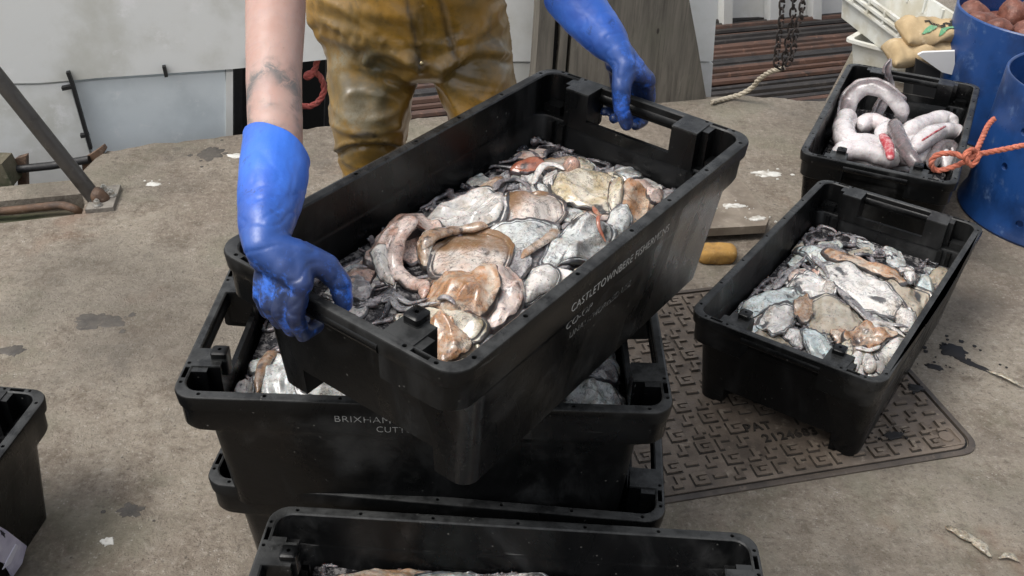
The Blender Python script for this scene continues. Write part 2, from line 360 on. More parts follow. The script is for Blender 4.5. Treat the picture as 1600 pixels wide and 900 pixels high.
C_, C_mw = crate(.7839, 2.0295, .2631, .9767, 0, 0, 'black fish crate of pale cuttlefish standing on the metal access cover', bent=True)
F_, F_mw = crate(.0039, .9773, .2704, -.0388, 0, 0, 'black fish crate cut off by the bottom of the picture, in front of the stack', M=PLAST_WORN)
I_, I_mw = crate(1.159, 2.904, .263, 1.145, 0, 0, 'scuffed black fish crate of grey eels beside the blue drums', M=PLAST_WORN)
G_, G_mw = crate(-1.116, 1.111, .263, R(85), 0, 0, 'black fish crate with a paper label at the left edge of the picture', M=PLAST)
LT1 = m_stencil('stencil_paint', (.46, .46, .44), .53); LT2 = m_stencil('worn_stencil_paint', (.30, .30, .29), .50); LT3 = m_stencil('faded_stencil_paint', (.22, .22, .21), .44)
lettering(A_, 'CASTLETOWNBERE FISHERMENS', .0205, -.142, -.059, LT1, sx=.87)
lettering(A_, 'CO-OP', .0205, -.146, -.090, LT2)
lettering(A_, 'UNAUTHORISED USE', .018, -.13, -.116, LT3, sx=.95)
lettering(D_, 'BRIXHAM TRAWLER', .019, -.143, -.0465, LT2, sx=1.1)
lettering(D_, 'CUTTLE', .018, -.076, -.0665, LT2, sx=.98)
# paper label on the left crate
PAPER = dirty('damp_paper', (.56, .54, .66), (.42, .4, .52), (.66, .65, .74), .7, 20, .2, 60)
inv = G_mw.inverted(); cL = inv @ CAM
def onside(x, y, v):
    d = inv.to_3x3() @ ray(x, y); return cL + d * ((v - cL.y) / d.y)
lp = [onside(x, y, -.2035) for x, y in ((-30, 806), (10, 829), (41, 853), (34, 880), (20, 900), (8, 880), (-30, 868))]
lm = MB(); lm.loft([[p + Vector((0, .004, CH)) for p in lp], [p + Vector((0, -.0012, CH)) for p in lp]]); pl_ = lm.build('paper_label', PAPER, G_, False)
mk = MB()
for i in range(3):
    p = onside(2 + i * 2.2, 832 + i * 2, -.2052); p.z += CH; mk.box(p, (.0015, .0012, .012)); mk.box(p + Vector((.0018, 0, .001)), (.003, .0012, .002))
mk.build('print', mat('label_ink', (.02, .02, .03), .6), pl_, False)
fo = [onside(x, y, -.2046) + Vector((0, 0, CH)) for x, y in ((24, 850), (28, 853), (16, 880), (3, 890), (12, 872))]
fm = MB(); fm.loft([[p for p in fo], [p + Vector((0, -.0012, 0)) for p in fo]]); fm.build('fold', mat('paper_fold', (.68, .67, .76), .6), pl_, False)
# ------------------------------------------------------------------ the catch
PALE = (.70, .665, .625); CREAM = (.66, .595, .48); BLUEW = (.58, .65, .645); PINK = (.64, .52, .46); TAN = (.30, .17, .085); ORANGE = (.40, .19, .075); BROWN = (.22, .12, .06); GREY = (.34, .31, .31)
FL = dict(
    white=flesh('white_flesh', PALE, (.46, .40, .33), .35, .7), inky=flesh('inky_white_flesh', (.62, .635, .615), (.36, .34, .3), .4, .95, 20),
    tan=flesh('tan_flesh', (.56, .50, .43), TAN, .75, .75, 13, second=(.5, .36, .25)), cream=flesh('cream_flesh', CREAM, (.42, .33, .18), .4, .7),
    pink=flesh('pink_flesh', PINK, (.52, .31, .23), .5, .75, 15, second=(.68, .60, .56)), orange=flesh('orange_flesh', (.54, .46, .37), ORANGE, .75, .65, 17, second=(.5, .40, .3)),
    blue=flesh('bluish_flesh', BLUEW, (.46, .45, .39), .45, .7), grey=flesh('grey_arm_flesh', (.42, .40, .39), (.20, .18, .19), .6, .9, 30),
    red=flesh('red_brown_flesh', (.42, .17, .1), (.30, .09, .05), .6, .4, 18), beige=flesh('beige_flesh', (.46, .41, .33), (.36, .3, .22), .6, .4),
    capped=flesh('brown_capped_flesh', (.66, .585, .52), (.50, .36, .27), .4, .8, 15, second=(.6, .44, .35)), eel=None)
def cap(M):
    n = N(M); link = n.b.inputs['Base Color'].links[0]; src = link.from_socket; c = n.co(); sx = n.node('ShaderNodeSeparateXYZ'); n.t.links.new(c, sx.inputs[0])
    y = n.math('ADD', sx.outputs[1], n.math('MULTIPLY', n.math('SUBTRACT', n.noise(c, 28, 6, .7), .5), .05)); f = n.math('MULTIPLY', n.ramp(y, -.004, .014), n.ramp(n.noise(c, 120, 5, .75), .3, .5, .45, 1.))
    n.t.links.new(n.mix(n.math('MULTIPLY', f, .88), src, (.20, .105, .04)), n.b.inputs['Base Color'])
cap(FL['capped'])
def setink(me, fn):
    at = me.attributes.new('ink', 'FLOAT', 'POINT'); at.data.foreach_set('value', [fn(v.co) for v in me.vertices])
def local_frame(mw, px, zl):
    """point of the crate's plane zl seen at pixel px, in crate coordinates"""
    inv = mw.inverted(); c = inv @ CAM; d = (inv.to_3x3() @ ray(*px)); return c + d * ((zl - c.z) / d.z)
def put(name, mb_or_me, M, mw, loc, yaw=0., tilt=(0, 0), label=None, cat=None, group=None, ink=None, parent=None, kind=None, sub=1):
    me = mb_or_me.mesh(name) if isinstance(mb_or_me, MB) else mb_or_me
    if ink: setink(me, ink)
    o = obj(name, me, M, parent, True, 0)
    if parent is None: o.matrix_world = mw @ Matrix.Translation(loc) @ Matrix.Rotation(yaw, 4, 'Z') @ Matrix.Rotation(tilt[0], 4, 'X') @ Matrix.Rotation(tilt[1], 4, 'Y')
    if sub: s = o.modifiers.new('sub', 'SUBSURF'); s.levels = 1; s.render_levels = 1
    if label: tag(o, label, cat, group, kind)
    return o
SLIME = mat('ink_slime', (.03, .03, .032), .2); n_ = N(SLIME); cc_ = n_.co()
n_.fin(n_.mix(n_.ramp(n_.noise(cc_, 45, 7, .75), .48, .62), (.012, .012, .014), (.2, .19, .185)), .25, n_.bump(n_.noise(cc_, 70, 5), .5, .006))
TANGLE = flesh('tangled_arm_flesh', (.30, .27, .275), (.12, .10, .11), .6, .95, 40, .3)
import numpy as np
class Pile:
    """the surface of a crate's contents; every body laid on it drapes over the ones already there"""
    GX, GY, CE = 236, 136, .003
    def __init__(s, mw, zl, seed, mound=.012):
        s.mw, s.zl, s.seed = mw, zl, seed; s.x0, s.y0 = -s.GX * s.CE / 2, -s.GY * s.CE / 2
        s.H = np.zeros((s.GX, s.GY))
        for a in range(s.GX):
            for b in range(s.GY):
                x, y = s.x0 + a * s.CE, s.y0 + b * s.CE
                s.H[a, b] = zl + mound * (1 - (x / .35) ** 2) * (1 - (y / .2) ** 2) + .007 * noise.noise(Vector((x * 14, y * 14, seed))) + .003 * noise.noise(Vector((x * 50, y * 50, seed)))
        s.blur()
    def blur(s, r=4):
        B = s.H
        for _ in range(2):
            for ax in (0, 1):
                P = np.pad(B, [(r, r) if k == ax else (0, 0) for k in (0, 1)], mode='edge'); C = np.cumsum(P, ax); z = np.zeros_like(np.take(C, [0], ax)); C = np.concatenate([z, C], ax); n = B.shape[ax]
                B = (np.take(C, range(2 * r + 1, 2 * r + 1 + n), ax) - np.take(C, range(0, n), ax)) / (2 * r + 1)
        s.B = B
    def at(s, x, y, F=None):
        F = s.B if F is None else F; a = min(max((x - s.x0) / s.CE, 0), s.GX - 1.001); b = min(max((y - s.y0) / s.CE, 0), s.GY - 1.001); i, j = int(a), int(b); u, v = a - i, b - j
        return float((F[i, j] * (1 - u) + F[i + 1, j] * u) * (1 - v) + (F[i, j + 1] * (1 - u) + F[i + 1, j + 1] * u) * v)
    def stamp(s, x, y, z, r=1):
        i, j = int(round((x - s.x0) / s.CE)), int(round((y - s.y0) / s.CE)); i0, i1, j0, j1 = max(i - r, 0), min(i + r + 1, s.GX), max(j - r, 0), min(j + r + 1, s.GY)
        if i0 < i1 and j0 < j1: s.H[i0:i1, j0:j1] = np.maximum(s.H[i0:i1, j0:j1], z)
def smear(v, seed):
    f = noise.noise(Vector((v.x * 15, v.y * 15, seed))) + .6 * noise.noise(Vector((v.x * 34, v.y * 34, seed + 3))) + .45 * noise.noise(Vector((v.x * 80, v.y * 80, seed + 6)))
    return max(0., min(.9, (f - .18) * 1.7))
def inbox(p): p.x = min(max(p.x, -.337), .337); p.y = min(max(p.y, -.186), .186); return p
def slab(pile, pts, t, M, label, seed, group, p=3.2, wr=1., frill=.5, edge=1., name='cuttlefish', cat='cuttlefish', local=False, res=(20, 64), grow=1.19, fin=None, smr=.6):
    """a limp body with the outline pts (pixels, or crate coordinates), about t thick"""
    P = [Vector(q) if local else local_frame(pile.mw, q, pile.zl + .018) for q in pts]
    if fin is None: fin = M in ('white', 'capped', 'cream', 'beige', 'blue', 'inky') and not local and name == 'cuttlefish'
    m0 = sum(P, Vector()) / len(P); P = [inbox(m0 + (q - m0) * (grow + (.06 if fin else 0))) for q in P]; n0 = len(P); rb_ = .86 if fin else 1.; S = []; na = res[1]
    for i in range(n0):
        a, b, c, d = P[i - 1], P[i], P[(i + 1) % n0], P[(i + 2) % n0]
        for k in range(8):
            u = k / 8; S.append(.5 * ((2 * b) + (c - a) * u + (2 * a - 5 * b + 4 * c - d) * u * u + (3 * b - a - 3 * c + d) * u ** 3))
    L = [0.]
    for i in range(len(S)): L.append(L[-1] + (S[(i + 1) % len(S)] - S[i]).length)
    O = []; k = 0
    for q in range(na):
        d = L[-1] * q / na
        while L[k + 1] < d: k += 1
        O.append(S[k].lerp(S[(k + 1) % len(S)], (d - L[k]) / max(L[k + 1] - L[k], 1e-9)))
    c = sum(O, Vector()) / na; size = math.sqrt(sum((q - c).length_squared for q in O) / na)
    ang = max(range(na), key=lambda q: (O[q] - c).length); ax = (O[ang] - c).normalized(); nr = res[0]; rows = []; ink = []
    for i in range(nr + 1):
        r = (i / nr) ** .62; row = []
        for q in range(na):
            e = O[q] - c; v = c + e * r; th = 2 * math.pi * q / na
            v += Vector((noise.noise(Vector((math.cos(th) * 4, math.sin(th) * 4, seed))), noise.noise(Vector((math.cos(th) * 4, math.sin(th) * 4, seed + 9))), 0)) * size * .05 * r; inbox(v)
            lx, ly = (v - c).dot(ax), (v - c).cross(ax).z; z = pile.at(v.x, v.y) + .8 * t * (max(0, 1 - (r / rb_) ** p)) ** .62 + (.0016 if fin else 0)
            rid = 1 - abs(noise.noise(Vector((lx * 13 + seed, ly * 36, seed * 1.9)))); lum = noise.noise(Vector((v.x * 24, v.y * 24, seed * 3.1)))
            z += t * wr * ((rid ** 3 - .5) * .36 + lum * .55 + .10 * noise.noise(Vector((v.x * 75, v.y * 75, seed)))) * (1 - r ** 6)
            if r > .8: z += 1.3 * t * frill * max(0, noise.noise(Vector((math.cos(th) * 3.5, math.sin(th) * 3.5, seed)))) * min(1, (r - .8) / .15) + .0008
            row.append(Vector((v.x, v.y, z)))
            kk = (r - .90) / .05 + 1.0 * noise.noise(Vector((v.x * 70, v.y * 70, seed))); vl = max(0, .60 - rid) * 2.4 * max(0, .5 + noise.noise(Vector((v.x * 30, v.y * 30, seed + 4))))
            bl = 1.1 * math.exp(-((r - rb_ - .01) / .028) ** 2) * max(0, .75 + noise.noise(Vector((v.x * 50, v.y * 50, seed + 2)))) if fin else 0
            ink.append(max(0., min(1., max(kk * edge, vl * wr, bl, smear(v, pile.seed) * smr))))
        rows.append(row)
    bot = [[Vector((v.x, v.y, v.z - .0035 - (.004 if i < nr else 0))) for v in row] for i, row in enumerate(rows)]
    loops = rows[1:] + [bot[i] for i in range(nr, 0, -1)]; mb = MB(); mb.loft(loops); na_ = na; inkv = ink[na:] + [1.] * (na * nr)
    for row in rows:
        for v in row: pile.stamp(v.x, v.y, v.z)
    pile.blur(); me = mb.mesh(name); shift = Vector((c.x, c.y, pile.at(c.x, c.y))); yaw = math.atan2(ax.y, ax.x)
    if M == 'capped': up = (pile.mw.inverted().to_3x3() @ (UP if abs(0) < 1 else UP)); yaw = math.atan2(up.y, up.x) - math.pi / 2 + (.9 if 'oval' in label else -.15)
    me.transform((Matrix.Translation(shift) @ Matrix.Rotation(yaw, 4, 'Z')).inverted()); at = me.attributes.new('ink', 'FLOAT', 'POINT'); at.data.foreach_set('value', inkv)
    o = obj(name, me, FL[M], None, True, 0); o.matrix_world = pile.mw @ Matrix.Translation(shift) @ Matrix.Rotation(yaw, 4, 'Z'); sb = o.modifiers.new('sub', 'SUBSURF'); sb.levels = 1; sb.render_levels = 1
    return tag(o, label, cat, group)
def limb(pile, pts, wpx, M, label, seed, group, flat=.62, suckers=False, taper=.5, lift=0., local=False, name='tentacle', cat='tentacle', rad=None):
    P = [Vector(q) if local else local_frame(pile.mw, q, pile.zl + .02) for q in pts]; S = [inbox(q) for q in spline(P, 9)]; k = len(S); n = 14
    if rad is None: dep = (pile.mw @ S[k // 2] - CAM).dot(FW); rad = wpx * dep / F_PX / 2
    rr = [rad * (1 - (1 - taper) * (i / (k - 1)) ** 1.3) * (1 + .16 * noise.noise(S[i] * 45 + Vector((seed, 0, 0))) + .08 * noise.noise(S[i] * 140)) * min(1, .3 + i * .22, .3 + (k - 1 - i) * .22) for i in range(k)]
    for i, q in enumerate(S): q.z = pile.at(q.x, q.y) + rr[i] * flat * .45 + lift * math.sin(math.pi * i / (k - 1))
    S = [S[0]] + [(S[i - 1] + S[i] * 2 + S[i + 1]) / 4 for i in range(1, k - 1)] + [S[-1]]
    mb = MB(); mb.tube(S, rr, n, flat, (0, 0, 1)); nb = len(mb.v)
    for v in mb.v: v += Vector((noise.noise(v * 55 + Vector((seed, 0, 0))), noise.noise(v * 55 + Vector((0, seed, 0))), noise.noise(v * 55 + Vector((0, 0, seed))))) * rad * .2
    if suckers:
        for i in range(2, k - 1):
            t = (S[min(i + 1, k - 1)] - S[i - 1]).normalized(); b = t.cross(Vector((0, 0, 1))).normalized()
            for s_ in (-1, 1): mb.ell(S[i] + b * s_ * rr[i] * .42 + Vector((0, 0, rr[i] * flat * .86)), (rr[i] * .27,) * 2 + (rr[i] * .2,), None, 7, 5)
    inkv = []
    for i, v in enumerate(mb.v):
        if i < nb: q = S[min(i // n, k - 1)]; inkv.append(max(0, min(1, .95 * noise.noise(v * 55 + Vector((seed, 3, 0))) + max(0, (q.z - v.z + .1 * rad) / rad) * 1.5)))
        else: inkv.append(0.)
    for i, q in enumerate(S): pile.stamp(q.x, q.y, q.z + rr[i] * flat * .8, max(1, int(rr[i] * .8 / pile.CE)))
    pile.blur(); me = mb.mesh(name); at = me.attributes.new('ink', 'FLOAT', 'POINT'); at.data.foreach_set('value', inkv)
    o = obj(name, me, FL[M], None, True, 0); o.matrix_world = pile.mw.copy(); sb = o.modifiers.new('sub', 'SUBSURF'); sb.levels = 1; sb.render_levels = 1
    return tag(o, label, cat, group)
def tangle(pile, n, seed, label, box=(-.33, .33, -.185, .185)):
    """the ink-dark mass of small arms: uncountable, one object, over a sheet of ink"""
    rg = random.Random(seed); mb = MB(); st = 4
    mb.loft([[Vector((max(-.335, min(.335, pile.x0 + i * pile.CE)), max(-.184, min(.184, pile.y0 + j * pile.CE)), pile.H[min(i, pile.GX - 1), min(j, pile.GY - 1)] - .001)) for j in range(8, pile.GY - 4, st)] for i in range(8, pile.GX - 4, st)], False, False, False); put('ink_slime', mb, SLIME, pile.mw, (0, 0, 0), label=label[1], cat='ink', kind='stuff', sub=0)
    mb = MB()
    for _ in range(n):
        x, y = rg.uniform(box[0], box[1]), rg.uniform(box[2], box[3]); a = rg.uniform(0, 6.28); cv = rg.uniform(-34, 34); P = []; L = rg.uniform(.05, .13); r0 = rg.uniform(.0035, .0078)
        for k in range(14):
            P.append(Vector((x, y, pile.at(x, y) + r0 * .5 + .005 * noise.noise(Vector((x * 40, y * 40, seed + 5)))))); x += math.cos(a) * L / 14; y += math.sin(a) * L / 14; a += cv * L / 14 * (1 + k * .06); x = min(max(x, -.328), .328); y = min(max(y, -.180), .180)
        mb.tube(P, [r0 * (1 - .75 * k / 13) + .0008 for k in range(14)], 7, .85, (0, 0, 1))
        for q in P[1:9]: pile.stamp(q.x, q.y, q.z + r0 * .3, 1)
        if rg.random() < .6:
            for k in range(1, 12): mb.ell(P[k] + Vector((rg.uniform(-.3, .3) * r0, rg.uniform(-.3, .3) * r0, r0 * .8 * (1 - .06 * k))), (r0 * .38, r0 * .38, r0 * .3), None, 6, 4)
    me = mb.mesh('tangled_arms'); setink(me, lambda co: max(0, min(.95, .3 + 1.1 * noise.noise(co * 35 + Vector((seed, 0, 9)))))); pile.blur()
    return put('tangled_arms', me, TANGLE, pile.mw, (0, 0, 0), label=label[0], cat='tentacles', kind='stuff', sub=0)
def fill(pile, n, seed, group, label, mats, box):
    """smaller limp pieces wedged under and between the larger bodies"""
    rg = random.Random(seed)
    for i in range(n):
        x, y, a, b, w_ = rg.uniform(box[0], box[1]), rg.uniform(box[2], box[3]), rg.uniform(.026, .055), rg.uniform(.018, .034), rg.uniform(0, 6.28); pts = []
        for k in range(9):
            th = 6.283 * k / 9; q = 1 + rg.uniform(-.3, .22); ux, uy = a * q * math.cos(th), b * q * math.sin(th); pts.append((x + ux * math.cos(w_) - uy * math.sin(w_), y + ux * math.sin(w_) + uy * math.cos(w_), 0))
        slab(pile, pts, rg.uniform(.006, .012), rg.choice(mats), label, seed * 50 + i, group, 2.6, 1.5, 1., 1., 'cuttlefish_flap', 'cuttlefish flap', True, (8, 36))
def crop(ox, oy, s): return lambda L: [(ox + x / s, oy + y / s) for x, y in L]
# --- lifted crate
ca_ = crop(516, 219, 2.4); PA = Pile(A_mw, -.118, 1, .016); GA = 'cuttlefish in the lifted crate'
tangle(PA, 200, 1, ('tangle of small grey arms between the cuttlefish of the lifted crate', 'black ink slime under the cuttlefish of the lifted crate'))
fill(PA, 60, 7, 'ragged flaps in the lifted crate', 'small ragged ink stained flap wedged between the bigger cuttlefish of the lifted crate', ['white', 'inky', 'grey', 'pink', 'tan', 'inky', 'cream', 'grey'], (-.31, .31, -.16, .16))
for k, (poly, t, M, lb, kw) in enumerate([
    ([(865, 140), (930, 128), (1010, 140), (1090, 185), (1112, 220), (1050, 215), (960, 180), (880, 170)], .012, 'cream', 'thin cream edge showing behind the long cream body at the far end', {}),
    ([(780, 185), (840, 205), (900, 250), (945, 295), (900, 325), (860, 300), (815, 240)], .010, 'inky', 'narrow inky grey flap between the tan oval body and the long cream one', {}),
    ([(530, 212), (570, 185), (620, 162), (645, 180), (600, 208), (555, 220)], .014, 'tan', 'tan arm end along the back wall of the lifted crate', {}),
    ([(680, 128), (715, 96), (770, 93), (795, 120), (745, 142)], .018, 'red', 'red brown lump at the back of the lifted crate', {}),
    ([(800, 165), (845, 150), (862, 185), (825, 200)], .012, 'white', 'small white lobe under the arched white arm', {}),
    ([(845, 190), (870, 165), (930, 153), (1000, 160), (1060, 185), (1088, 215), (1080, 255), (1030, 272), (960, 264), (890, 242), (850, 215)], .022, 'cream', 'long cream cuttlefish body by the far end of the lifted crate', {'wr': .7}),
    ([(1085, 228), (1120, 203), (1170, 212), (1210, 240), (1165, 290), (1122, 315), (1092, 280)], .022, 'orange', 'orange brown cuttlefish head right of the long cream body', {'wr': 1.2}),
    ([(1045, 215), (1078, 203), (1090, 240), (1078, 282), (1048, 275)], .016, 'cream', 'small cream and ochre head fold beside the orange head', {}),
    ([(1185, 218), (1240, 205), (1235, 240), (1200, 245)], .014, 'pink', 'pink scrap by the far right corner of the lifted crate', {}),
    ([(910, 330), (950, 303), (992, 308), (988, 345), (935, 355)], .014, 'white', 'pale flap lying beside the thin brown tentacle', {}),
    ([(1050, 300), (1100, 288), (1122, 318), (1065, 368), (1040, 350)], .014, 'inky', 'inky pale flap by the near long rim, below the orange head', {}),
    ([(632, 252), (660, 232), (720, 220), (790, 225), (840, 250), (864, 285), (850, 312), (800, 332), (720, 347), (650, 345), (630, 310)], .020, 'capped', 'tan oval cuttlefish body behind the round brown edged one', {'wr': .5}),
    ([(335, 312), (380, 275), (450, 235), (520, 213), (590, 222), (630, 252), (634, 322), (600, 348), (540, 332), (470, 338), (410, 328), (360, 332)], .024, 'white', 'flabby white cuttlefish against the back wall of the lifted crate', {'wr': 1.2}),
    ([(600, 375), (680, 358), (780, 348), (835, 355), (805, 400), (755, 442), (705, 472), (655, 485), (660, 430), (638, 398)], .010, 'inky', 'flat white cuttlefish veined with ink right of the round one', {}),
    ([(800, 492), (830, 430), (870, 380), (920, 353), (980, 348), (1045, 368), (1012, 420), (962, 457), (912, 478), (870, 482), (840, 505)], .018, 'inky', 'crumpled white cuttlefish with dark ink veins near the long rim', {'wr': 1.6}),
    ([(722, 592), (738, 545), (780, 515), (845, 528), (835, 562), (782, 592), (735, 625)], .018, 'white', 'white cuttlefish body touching the near long rim of the lifted crate', {'wr': .5}),
    ([(660, 520), (690, 478), (730, 470), (750, 500), (720, 540), (680, 555)], .012, 'grey', 'speckled grey head where the narrow tan tentacle begins', {}),
    ([(20, 502), (60, 465), (130, 452), (162, 480), (140, 522), (70, 534)], .016, 'pink', 'pinkish inky flap nearest the left gloved thumb', {'wr': 1.5}),
    ([(25, 545), (90, 530), (152, 548), (130, 595), (70, 585)], .014, 'grey', 'grey inky flap below the pinkish one by the left glove', {'wr': 1.6}),
    ([(145, 452), (180, 400), (230, 350), (262, 308), (300, 303), (345, 328), (405, 355), (380, 388), (330, 382), (285, 402), (242, 442), (202, 475), (160, 474)], .030, 'pink', 'pale pink bulging cuttlefish head against the back wall', {'wr': .7}),
    ([(160, 468), (210, 458), (228, 500), (238, 548), (200, 525), (172, 495)], .018, 'white', 'pale limb under the left side of the pink head', {}),
    ([(330, 428), (360, 398), (398, 420), (392, 462), (350, 474)], .022, 'tan', 'rounded brown end of the tan curved tentacle', {'wr': .6}),
    ([(362, 530), (420, 538), (436, 562), (380, 566)], .010, 'tan', 'tan scrap left below the round cuttlefish', {}),
    ([(398, 472), (440, 410), (500, 377), (570, 379), (632, 409), (655, 455), (642, 500), (602, 542), (530, 560), (450, 550), (403, 517)], .022, 'capped', 'round pale cuttlefish body with a brown upper edge in the middle of the lifted crate', {'wr': .35, 'frill': .2, 'smr': .5}),
    ([(388, 574), (430, 558), (475, 564), (445, 588), (400, 594)], .010, 'cream', 'thin cream crescent just below the round cuttlefish', {}),
    ([(600, 555), (650, 538), (702, 568), (718, 620), (692, 668), (642, 705), (588, 718), (612, 660), (620, 602)], .024, 'pink', 'brown and pink folded cuttlefish head beside the lumpy orange one', {'wr': 1.3}),
    ([(368, 622), (400, 585), (460, 568), (520, 570), (570, 558), (614, 590), (614, 652), (572, 692), (510, 708), (450, 692), (390, 652)], .026, 'orange', 'lumpy orange brown cuttlefish head below the round body', {'wr': 1.2}),
    ([(268, 672), (330, 653), (400, 688), (470, 702), (562, 722), (532, 762), (450, 772), (388, 742), (310, 706)], .018, 'cream', 'cream and ochre scrap in the near part of the lifted crate', {'wr': 1.5}),
    ([(368, 742), (420, 718), (472, 750), (525, 782), (482, 815), (408, 838)], .018, 'orange', 'orange tipped scrap in the near corner of the lifted crate', {'wr': 1.4})]):
    slab(PA, ca_(poly), t, M, lb, 1 + k, GA, **kw)
for k, (pts, w_, M, lb, kw) in enumerate([
    ([(345, 445), (385, 400), (445, 362), (520, 347), (592, 356)], 26, 'tan', 'tan curved tentacle above the round cuttlefish', {'taper': .75}),
    ([(320, 362), (262, 425), (240, 480), (285, 528), (348, 560), (348, 612)], 29, 'pink', 'long pink tentacle bent like a hook left of the round cuttlefish', {'taper': .7}),
    ([(845, 362), (822, 410), (772, 442), (712, 490)], 19, 'tan', 'narrow tan tentacle between the inky white cuttlefish', {'taper': .8}),
    ([(190, 592), (230, 582), (262, 618), (330, 640), (405, 668)], 15, 'grey', 'grey tentacle with rows of suckers reaching right in the near part of the lifted crate', {'suckers': True}),
    ([(215, 560), (270, 590), (310, 612), (372, 632)], 13, 'grey', 'second suckered tentacle, just behind the longer grey one', {'suckers': True}),
    ([(40, 505), (80, 490), (140, 497)], 13, 'grey', 'short suckered tentacle nearest the left thumb', {'suckers': True}),
    ([(615, 218), (635, 182), (690, 160), (735, 175), (742, 210), (702, 226), (664, 210)], 11, 'grey', 'grey tentacle rolled into a ring at the back of the lifted crate', {}),
    ([(758, 180), (790, 140), (840, 133), (875, 152)], 13, 'white', 'white arched tentacle behind the tan oval body', {'lift': .006}),
    ([(982, 268), (1004, 320), (998, 370), (1032, 396)], 9, 'red', 'thin brownish tentacle hooked over the white cuttlefish', {'lift': .006}),
    ([(400, 655), (440, 668), (470, 690)], 14, 'grey', 'grey stub under the lumpy orange head', {})]):
    limb(PA, ca_(pts), w_, M, lb, 60 + k, GA, **kw)
st_ = [local_frame(A_mw, q, z) for q, z in zip(ca_([(905, 150), (905, 110), (908, 72)]), (-.10, -.085, -.060))]
mb = MB(); mb.tube(spline(st_, 6), [.014, .0145, .015, .0155, .0155, .0155, .0155, .0155, .0155, .015, .0135, .010, .004], 16); o = put('tentacle', mb, FL['pink'], A_mw, (0, 0, 0), label='stubby pinkish tentacle sticking up at the far end of the lifted crate', cat='tentacle', group=GA, ink=lambda co: 0.)
